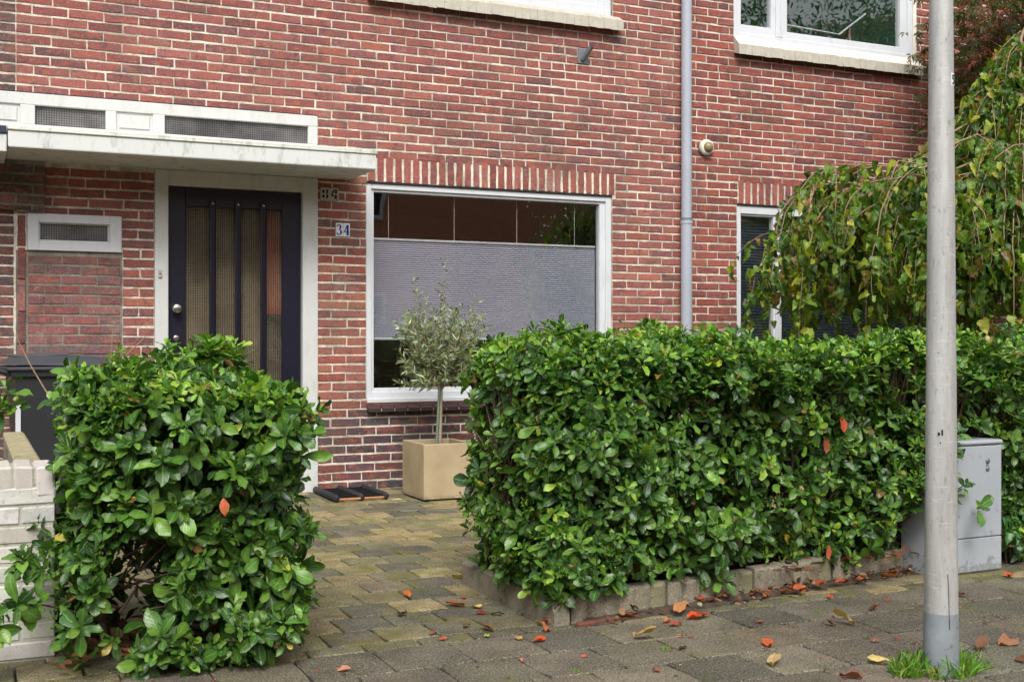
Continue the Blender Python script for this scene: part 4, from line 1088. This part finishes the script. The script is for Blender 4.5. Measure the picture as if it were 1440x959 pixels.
for i in range(n): a, b_ = top[i], top[i + 1]; m.add([(a[0], -.0007, .012), (b_[0], -.0007, .012), b_, a], [(0, 3, 2, 1)])
m.build('worn_strip', 'cabworn', pn)

# ------------------------------------------------------------------ weeping mulberry
TX, TY = 7.75, -2.05
mt = thing('weeping_mulberry', (TX, TY, 0), 'weeping mulberry tree with arching bare twigs and big yellow-green leaves', 'tree')
m = MB(); m.tube([(0, 0, -.05), (.03, .02, .8), (-.03, 0, 1.7), (0, 0, 2.6), (.02, 0, 3.3)], [.09, .075, .07, .065, .04], 12); m.build('trunk', 'bark', mt)
def ztop(r): return float(np.interp(r, [0, .3, .7, 1.3, 2.0, 2.5, 2.8], [3.75, 3.42, 2.80, 2.54, 2.40, 2.14, 1.85]))
MUL = [(4, (98, 128, 38)), (3, (76, 112, 36)), (2.5, (130, 146, 42)), (4, (52, 86, 34)), (1, (156, 152, 52)), (.6, (110, 84, 44)), (.5, (128, 96, 44))]
br = MB(); P = []; D = []; N = []; L = []; C = []
def strand(s0, a, ln, out=.10, dens=.040, lf=1.55):
    pts = [Vector(s0)]; x, y, z = s0; steps = 9; vx, vy = math.cos(a) * out, math.sin(a) * out
    for i in range(1, steps + 1):
        f = i / steps; x += vx * (1 - f) ** 1.5; y += vy * (1 - f) ** 1.5; z -= ln / steps * (.25 + .85 * min(1, f * 2)); pts.append(Vector((x + U(-.008, .008), y + U(-.008, .008), z)))
    br.tube(pts, [.0048 * (1 - i / steps * .6) for i in range(steps + 1)], 5, cap=False)
    nl = int(ln / dens * lf); side = 1
    for q in range(nl):
        f = (q + U(0, .8)) / nl * steps; i = min(int(f), steps - 1); p = pts[i].lerp(pts[i + 1], f - i); side = -side
        aa = a + side * U(.3, 2.2); h = Vector((math.cos(aa), math.sin(aa), 0))
        pet = p + h * U(.02, .045) + Vector((0, 0, -.01)); d = h * U(.1, 1.3) + Vector((U(-.4, .4), U(-.4, .4), -1)); nn = h * U(.2, 1.) + Vector((U(-1, 1), U(-1, 1), U(-.2, .9)))
        P.append(pet); D.append(d); N.append(nn); L.append(U(.035, .062) if U(0, 1) < .3 else U(.055, .115)); C.append(pick(MUL, 1)[0])
narc = 60
for k in range(narc):
    a = k * 2.39996 + U(-.1, .1); R = U(1.7, 2.75)
    left = math.cos(a) < -.35
    if left: R = U(1.5, 2.55)
    pts = []; ns = 22
    for i in range(ns + 1):
        r = R * i / ns; wob = .05 * math.sin(i * .9 + k)
        zz = ztop(r) - U(0, .02) + .05 * math.sin(i * .6 + k * 2) - (k % 5) * .10 * min(1, r)
        yy = math.sin(a) * r * .55
        pts.append(Vector((math.cos(a) * r + wob * math.sin(a), yy + wob, zz)))
    e = pts[-1]
    pts += [e + Vector((math.cos(a) * .08, math.sin(a) * .06, -.10)), e + Vector((math.cos(a) * .12, math.sin(a) * .08, -.25))]
    br.tube(pts, [.013 - .009 * i / (len(pts) - 1) for i in range(len(pts))], 6, cap=False)
    strand(pts[-1], a, U(.5, .95), .03, .045)
    for q in range(15 if left else 15):
        i = RNG.integers(2, ns); p = pts[i]; r = R * i / ns
        zend = U(.95, 1.5); ln = max(.35, (p.z - zend) * U(.45, 1.)); aa = a + U(-1.2, 1.2)
        strand(p, aa, ln, U(.08, .2), .05, 1.6 if r < 2.1 else 1.25)
for _ in range(900):    # leaves standing on the dome itself
    a = U(0, 6.28); r = 2.2 * U(0, 1) ** .9; h = Vector((math.cos(a), math.sin(a), 0))
    p = Vector((math.cos(a) * r, math.sin(a) * r * .55, ztop(r) - U(-.04, .28)))
    P.append(p); D.append(h * .6 + Vector((U(-.5, .5), U(-.5, .5), -.8))); N.append(h * .6 + Vector((0, 0, .8)) + Vector((U(-.5, .5), U(-.5, .5), 0))); L.append(U(.06, .11)); C.append(pick(MUL + [(3, (160, 166, 44))], 1)[0])
br.build('branches', M['mtwig'], mt); leaves('crown', 'mulberry', P, D, N, L, C, 'mulberry', mt, warp=.2)

# Japanese maple behind
jm = thing('japanese_maple', (9.2, -1.2, 0), 'feathery red-brown maple tree above the weeping mulberry', 'tree')
m = MB(); m.tube([(.3, 0, -.05), (.25, .05, 1.5), (.1, 0, 2.6), (0, 0, 3.6)], [.08, .07, .055, .03], 10); m.build('trunk', 'bark', jm)
MAP = [(5, (70, 78, 40)), (2.4, (104, 70, 50)), (4, (60, 84, 40)), (2, (140, 78, 66)), (1, (160, 92, 84)), (1, (54, 60, 34))]
br = MB(); P = []; D = []; N = []; L = []; C = []
for k in range(230):
    a = k * 2.4; rr = 1.35 * math.sqrt(U(.02, 1)); tp = Vector((rr * math.cos(a), rr * .9 * math.sin(a), 3.2 + U(0, 1.4) - rr * .12)); b0 = Vector((U(-.05, .1), 0, U(2.5, 3.4)))
    mid = b0.lerp(tp, .55) + Vector((0, 0, .1)); br.tube([b0, mid, tp], [.014, .008, .003], 5, cap=False)
    for q in range(42):
        p = tp + Vector((RNG.normal(0, .16), RNG.normal(0, .16), RNG.normal(0, .055)))
        P.append(p); D.append(Vector((U(-1, 1), U(-1, 1), U(-.9, -.1)))); N.append(Vector((U(-.5, .5), U(-.7, .3), 1))); L.append(U(.06, .095)); C.append(pick(MAP, 1)[0])
br.build('branches', M['bark'], jm); leaves('crown', 'maple', P, D, N, L, C, 'maple', jm)

# ivy beside the cabinet and a sprig at the window
def ivy(name, loc, n, sx, sy, sz, label, cat, pal_, ls=(.04, .06)):
    r = thing(name, loc, label, cat); P = []; D = []; N = []; L = []; C = []; m = MB()
    for _ in range(n):
        p = Vector((U(-sx, sx), U(-sy, sy), U(.01, sz))); m.tube([(p.x * .6, p.y * .5 + .02, 0.0), (p.x * .9, p.y * .8, p.z * .7), p], [.003, .002, .0015], 4, cap=False)
        for q in range(3): P.append(p + Vector((U(-.02, .02), U(-.02, .02), U(-.02, .02)))); D.append(Vector((U(-1, 1), U(-1, .2), U(-.6, .3)))); N.append(Vector((U(-.4, .4), -.8, .9))); L.append(U(*ls)); C.append(pick(pal_, 1)[0])
    m.build('stems', 'twig', r); leaves('foliage', 'mulberry', P, D, N, L, C, 'laurel', r); return r
ivy('ivy_plant', (5.0, -4.33, 0), 60, .2, .10, .26, 'ivy and young yellow-green plants at the right foot of the cabinet', 'ivy', [(3, (40, 84, 44)), (2, (120, 160, 50)), (2, (52, 104, 44))])
ivy('ivy_plant', (6.13, -.08, 1.18), 9, .18, .03, .10, 'dark ivy sprig climbing below the ground-floor window', 'ivy', [(1, (40, 70, 44))])

# ------------------------------------------------------------------ fallen leaves
f_, th_, H0 = 1670., rad(24.7), 1.15
def gr(px, py, z=0.):      # ground point seen at a given place of the photograph
    k = f_ * (H0 - z) / (py - 480); X = (px - 720) / f_ * k
    return (math.cos(th_) * X + math.sin(th_) * k, -8.85 - math.sin(th_) * X + math.cos(th_) * k)
O, RD, TN, YL, BR, PK, DK = (192, 88, 44), (170, 58, 44), (196, 156, 100), (206, 178, 70), (116, 78, 54), (196, 130, 100), (58, 44, 40)
FL = [(484, 944, .055, PK, 'pinkish fallen leaf at the front edge of the garden path'),
 (572, 840, .07, (200, 110, 40), 'folded amber leaf alone in the middle of the path'), (645, 814, .085, YL, 'yellow-orange leaf highest on the path near the kerb'),
 (566, 866, .075, DK, 'dark brown leaf on a yellow paver in the path'), (640, 853, .11, O, 'long bright orange leaf lying on the path'),
 (622, 901, .04, O, 'small orange-red leaf near the front of the path'), (609, 893, .05, (150, 96, 80), 'curled dull pink leaf beside a small orange one on the path'),
 (652, 843, .032, RD, 'tiny red leaf above the long orange leaf'), (684, 833, .10, YL, 'large yellow leaf beside the smooth kerb block'),
 (671, 856, .07, (220, 196, 120), 'curled cream-yellow leaf left of the kerb corner'), (677, 864, .06, (120, 54, 44), 'dark red leaf touching the cream curled leaf'),
 (700, 866, .065, (50, 48, 38), 'blackish green leaf between path and kerb corner'), (716, 846, .10, (206, 84, 40), 'orange leaf at the foot of the kerb block side'),
 (724, 850, .08, (120, 70, 50), 'brown leaf tucked below an orange leaf at the kerb block'), (686, 887, .09, (140, 86, 50), 'flat brown leaf on the mossy paver'),
 (685, 896, .035, (160, 180, 80), 'little pale green leaf below the flat brown leaf'), (656, 883, .06, BR, 'thin brown curled leaf on the path'),
 (772, 876, .09, O, 'glossy orange leaf right at the rounded kerb nose'), (761, 880, .06, PK, 'narrow pink leaf beside the glossy orange one at the kerb nose'),
 (769, 888, .075, (196, 110, 70), 'dull orange leaf below the kerb nose'), (759, 903, .08, (214, 80, 34), 'bright orange-red leaf where path meets pavement'),
 (729, 900, .05, TN, 'small tan leaf where path meets pavement'), (734, 931, .03, (220, 130, 90), 'tiny peach leaf on the near pavement tile'),
 (821, 925, .03, (190, 90, 60), 'tiny rusty leaf on a pavement tile in front of the edging'), (652, 720, .06, (214, 204, 140), 'pale yellow leaf near the planter'),
 (688, 822, .045, (190, 140, 60), 'small ochre leaf under the hedge corner'), (908, 900, .115, (200, 166, 100), 'tan spotted folded leaf with a stalk on the pavement'),
 (923, 945, .05, O, 'orange oval leaf near the bottom edge of the picture'), (956, 898, .04, (214, 140, 50), 'small yellow-orange leaf right of the tan folded leaf'),
 (971, 898, .028, RD, 'tiny crimson leaf right of the yellow-orange one'), (979, 871, .10, (214, 78, 40), 'bright red-orange leaf in the litter under the hedge'),
 (990, 868, .08, (196, 84, 50), 'rusty red leaf overlapping the bright one in the litter'), (958, 866, .10, (186, 128, 80), 'upturned tan leaf leaning in the litter by the edging'),
 (938, 876, .06, (210, 120, 90), 'pale salmon leaf in the litter'), (950, 880, .07, (170, 80, 60), 'dull red leaf just outside the litter'),
 (960, 913, .05, DK, 'dark shrivelled leaf on the pavement in front of the litter'), (885, 871, .08, (120, 60, 44), 'dark rust leaf against the second edging slab'),
 (1089, 934, .12, (206, 176, 126), 'big pale tan leaf near the bottom of the picture'), (1070, 877, .05, O, 'small orange leaf on the pavement below the middle of the hedge'),
 (1079, 908, .085, (196, 92, 50), 'rusty orange leaf above the big pale tan leaf'), (1186, 878, .12, (206, 168, 110), 'curled upright tan leaf on open pavement'),
 (1168, 880, .06, BR, 'brown leaf just left of the curled upright tan leaf'), (1229, 858, .075, (96, 52, 42), 'dark maroon leaf on the pavement left of the post'),
 (1248, 846, .03, RD, 'tiny red leaf near the cabinet side'), (1125, 837, .08, (190, 100, 60), 'rusty leaf against the third edging slab'),
 (1154, 830, .10, (180, 92, 50), 'wide amber-brown leaf against the edging'), (1102, 840, .06, (170, 84, 60), 'dull red-brown leaf at the foot of the edging'),
 (1208, 823, .07, (216, 104, 50), 'orange leaf against the edging near the red berries'), (1252, 818, .075, (206, 100, 50), 'orange leaf in the soil corner by the cabinet'),
 (1167, 842, .05, (200, 90, 54), 'small orange-brown leaf just off the edging'), (1382, 914, .11, (120, 84, 60), 'brown leaf standing on edge right of the post'),
 (1419, 907, .12, (156, 110, 80), 'long brown leaf at the right edge of the pavement'), (1238, 934, .11, (220, 196, 120), 'large pale yellow leaf left of the grass tuft'),
 (1273, 948, .09, (214, 110, 70), 'salmon-orange leaf lying in the grass tuft'), (1313, 949, .08, (200, 110, 90), 'pink leaf against the foot of the post'),
 (1436, 931, .07, BR, 'brown leaf cut by the right picture edge'), (1197, 955, .09, (150, 84, 70), 'dull red leaf at the bottom edge of the picture'),
 (1419, 812, .09, (206, 92, 50), 'orange leaf in front of the ivy'), (1353, 839, .07, (110, 56, 44), 'dark maroon leaf just behind the post on the right'),
 (1230, 903, .05, (186, 110, 90), 'thin faded pink leaf left of the post'), (1262, 900, .03, (200, 90, 70), 'tiny pink-red leaf nearer the post')]
for (px, py, L0, c, lb) in FL:
    L0 *= .86
    x, y = gr(px, py); T, F, UV = TPL['dry']; a = U(0, 6.28); zg = .004
    lift = .35 if 'upright' in lb or 'on edge' in lb or 'upturned' in lb or 'folded' in lb else 0
    s0 = kpt(0, 0, 0); inlit = (x > 2.2 and abs((y - KA[1]) - (x - KA[0]) * .1413) < .2)
    if inlit: zg = .02
    d = np.array([[math.cos(a), math.sin(a), .05 + lift]]); n_ = np.array([[U(-.3, .3), U(-.3, .3), 1 - lift]])
    o = leaves('fallen_leaf', 'dry', [[-.5 * L0 * math.cos(a), -.5 * L0 * math.sin(a), 0]], d, n_, [L0], [lin(c)[:3]], 'dryleaf', None, warp=.14)
    me = o.data; mz = min(v.co.z for v in me.vertices); o.location = (x, y, zg - mz)
    for v in me.vertices: pass
    tag(o, lb, 'leaf', 'fallen leaves on path and pavement')
# leaf caught in the left hedge
for (loc, L0, c, lb, d) in (((.79, -4.80, .62), .06, (206, 110, 70), 'dead orange leaf hanging in the left hedge', (.1, -.2, -1)), ((3.70, -4.47, .80), .075, (196, 86, 44), 'dead rust leaf caught in the right hedge', (.1, -.3, -1)), ((3.62, -4.46, .70), .07, (150, 80, 50), 'curled brown leaf caught deep in the right hedge', (-.2, -.3, -1)), ((3.55, -4.56, .23), .07, (196, 92, 70), 'dead salmon leaf hanging low from the right hedge', (0, -.1, -1))):
    o = leaves('dead_leaf', 'dry', [[0, 0, 0]], [d], [[0, -1, .3]], [L0], [lin(c)[:3]], 'dryleaf'); o.location = loc; tag(o, lb, 'leaf')
# fine litter
P = []; D = []; N = []; L = []; C = []
for _ in range(270):
    s_ = 2.1 * (U(0, 1) ** .7) + .05; d_ = -abs(RNG.normal(.03, .06)) - .015
    if s_ < .5 and U(0, 1) < .7: continue
    P.append(kpt(s_, d_, .018 + U(0, .012))); D.append((U(-1, 1), U(-1, 1), U(-.1, .3))); N.append((U(-.6, .6), U(-.6, .6), 1)); L.append(U(.012, .05)); C.append(pick([(3, (112, 76, 54)), (3, (84, 60, 46)), (2, (150, 116, 84)), (.8, (176, 88, 56)), (.5, (180, 168, 142))], 1)[0])
for _ in range(260):
    P.append((U(.2, 7.), U(-6.4, -4.7), .004)); D.append((U(-1, 1), U(-1, 1), .05)); N.append((U(-.3, .3), U(-.3, .3), 1)); L.append(U(.008, .022)); C.append(pick([(3, (110, 72, 50)), (1, (190, 150, 100)), (1, (180, 80, 50)), (1, (60, 50, 40))], 1)[0])
for _ in range(500):
    P.append((U(2.3, 7.), U(-4.5, -3.7), .11)); D.append((U(-1, 1), U(-1, 1), .1)); N.append((U(-.5, .5), U(-.5, .5), 1)); L.append(U(.03, .07)); C.append(pick([(3, (110, 66, 46)), (1, (150, 90, 60)), (1, (60, 50, 40))], 1)[0])
for _ in range(160):
    P.append((U(.3, 1.05), U(-4.6, -3.9), .03 + U(0, .06))); D.append((U(-1, 1), U(-1, 1), .1)); N.append((U(-.5, .5), U(-.5, .5), 1)); L.append(U(.03, .07)); C.append(pick([(3, (130, 76, 50)), (1, (150, 90, 60)), (1, (60, 50, 40))], 1)[0])
o = leaves('leaf_litter', 'dry', P, D, N, L, C, 'dryleaf'); tag(o, 'small brown dead leaves and crumbs at the foot of the hedges', 'leaf litter', kind='stuff')
# red berries
bx, by = gr(1181, 825); m = MB()
for _ in range(6): m.lathe([(.0005, -.006), (.005, -.004), (.006, 0), (.005, .004), (.0005, .006)], (-.02 + _ * .008, U(-.008, .008), .026), 'z', 8)
o = m.build('berry_cluster', plain('red_berry', (190, 24, 34), .3)); o.location = (bx, by, 0); tag(o, 'little cluster of red berries in the litter by the edging', 'berries')
# grass round the post and moss tufts in the joints
P = []; D = []; N = []; L = []; C = []
def tuft(x, y, r, n, l0, l1, zb=0.):
    for _ in range(n):
        a = U(0, 6.28); q = r * math.sqrt(U(0, 1)); P.append((x + q * math.cos(a), y + q * math.sin(a), zb)); D.append((U(-.7, .7), U(-.7, .7), 1)); N.append((U(-1, 1), U(-1, 1), .2)); L.append(U(l0, l1)); C.append(pick([(3, (92, 140, 44)), (2, (124, 160, 60)), (1, (150, 160, 80))], 1)[0])
for k in range(13):
    a = U(0, 6.28); tuft(PO[0] + .085 * math.cos(a) + U(-.03, .03), PO[1] + .09 * math.sin(a) + U(-.03, .03), .03, 26, .02, .075)
for k in range(10): tuft(PO[0] - .13 + U(-.05, .05), PO[1] + .02 + U(-.04, .04), .03, 26, .02, .06)
for k in range(4): tuft(PO[0] + .10 + U(-.05, .05), PO[1] - .03 + U(-.04, .04), .03, 26, .02, .06)
for (px, py, n) in ((938, 915, 60), (752 - 130, 731, 30), (810, 944, 30), (1150, 862, 30)):
    x, y = gr(px, py); tuft(x, y, .025, n, .006, .018)
for _ in range(60):     # moss along tile joints
    r_ = random.randint(0, 5); yj = -4.62 - .30 * r_; x = U(1.2, 5.5); tuft(x, yj + U(-.004, .004), .012, 14, .004, .011)
o = leaves('grass', 'blade', P, D, N, L, C, 'grass'); tag(o, 'green grass tuft and moss round the lamp post foot', 'grass', kind='stuff')

# ------------------------------------------------------------------ across the street (seen in the window reflections)
oh = thing('brick_house', (12, -21, 0), 'brick house across the street, mirrored in the big window', 'house')
m = MB(); m.box(-30, 40, -21.3, -21, -.07, 5.7); inv(m.build('wall', 'farbrick', oh), oh)
m = MB(); V = [(-30, -20.7, 5.7), (40, -20.7, 5.7), (40, -25, 8.7), (-30, -25, 8.7), (-30, -20.7, 5.85), (40, -20.7, 5.85), (40, -25, 8.85), (-30, -25, 8.85)]
m.add(V, [(0, 3, 2, 1), (4, 5, 6, 7), (0, 1, 5, 4), (1, 2, 6, 5), (2, 3, 7, 6), (3, 0, 4, 7)]); inv(m.build('roof', 'rooftile', oh), oh)
for x0 in (-8, -2, 4, 8.0, 17, 23):
    for z0 in (.9, 4.35):
        m = MB(); frame_ring(m, x0, x0 + 2.1, z0, z0 + (1.5 if z0 < 2 else 1.2), .1, .1, .1, .1, -21.0 - .02, -20.93); fr = m.build('window_frame', 'white', oh); inv(fr, oh)
        m = MB(); m.box(x0 + .1, x0 + 2., -20.99, -20.97, z0 + .1, z0 + 1.4 - (.3 if z0 > 2 else 0)); m.build('pane', 'seal', fr)
def street_tree(x, y, label, cz, rr, n, pal_):
    t = thing('street_tree', (x, y, -.07), label, 'tree', 'street trees opposite')
    m = MB(); m.tube([(0, 0, 0), (.1, 0, 2), (0, .1, cz)], [.2, .16, .08], 10); m.build('trunk', 'bark', t)
    P = []; D = []; N = []; L = []; C = []; cl = [Vector((RNG.normal(0, .45), RNG.normal(0, .45), RNG.normal(0, .4))) for _ in range(60)]
    for i in range(n):
        c = cl[i % 60]; p = Vector((c.x * rr, c.y * rr, cz + c.z * rr)) + Vector((RNG.normal(0, .3), RNG.normal(0, .3), RNG.normal(0, .25)))
        P.append(p); D.append((U(-1, 1), U(-1, 1), U(-1, .2))); N.append((U(-1, 1), U(-1, 1), 1)); L.append(U(.05, .10)); C.append(pick(pal_, 1)[0])
    leaves('crown', 'mulberry', P, D, N, L, C, 'laurel', t)
street_tree(15.5, -10.5, 'leafy street tree across the road mirrored in the upper window', 7.0, 2.7, 6000, [(2, (60, 90, 40)), (1, (90, 100, 50))])
street_tree(12.6, -13, 'broad dark street tree across the road mirrored in the big window', 3.7, 1.5, 7000, [(2, (80, 110, 50)), (1, (150, 140, 70))])

# ------------------------------------------------------------------ light, world, camera
SUN_EL, SUN_AZ = 48, 200   # overcast: soft light from behind the viewer, a little from the left
w = bpy.data.worlds.new('World'); SC.world = w; w.use_nodes = True; nt = w.node_tree; nt.nodes.clear()
sky = nt.nodes.new('ShaderNodeTexSky'); sky.sky_type = 'NISHITA'; sky.sun_disc = False; sky.sun_elevation = rad(SUN_EL); sky.sun_rotation = rad(SUN_AZ); sky.dust_density = 4; sky.ozone_density = 1
hs = nt.nodes.new('ShaderNodeHueSaturation'); hs.inputs['Saturation'].default_value = .22
bg = nt.nodes.new('ShaderNodeBackground'); bg.inputs[1].default_value = .13; ou = nt.nodes.new('ShaderNodeOutputWorld')
nt.links.new(sky.outputs[0], hs.inputs['Color']); nt.links.new(hs.outputs[0], bg.inputs[0]); nt.links.new(bg.outputs[0], ou.inputs[0])
sl = bpy.data.lights.new('sun', 'SUN'); sl.energy = 1.3; sl.angle = rad(22); sl.color = (1, .97, .93)
so = bpy.data.objects.new('sun', sl); COL.objects.link(so)
az = rad(SUN_AZ); dirv = Vector((math.sin(az) * math.cos(rad(SUN_EL)), math.cos(az) * math.cos(rad(SUN_EL)), math.sin(rad(SUN_EL))))
so.rotation_euler = dirv.to_track_quat('Z', 'Y').to_euler()
cam = bpy.data.cameras.new('camera'); cam.lens = 1670 / 1440 * 36; cam.sensor_width = 36; cam.clip_end = 300; cam.clip_start = .05
co = bpy.data.objects.new('camera', cam); COL.objects.link(co); co.location = (0, -8.85, 1.15); co.rotation_euler = (rad(90), 0, rad(-24.7)); SC.camera = co
SC.view_settings.view_transform = 'Standard'; SC.view_settings.look = 'None'; SC.view_settings.exposure = .72; SC.view_settings.gamma = 1
SC.render.engine = 'CYCLES'; SC.cycles.max_bounces = 8; SC.cycles.transparent_max_bounces = 12
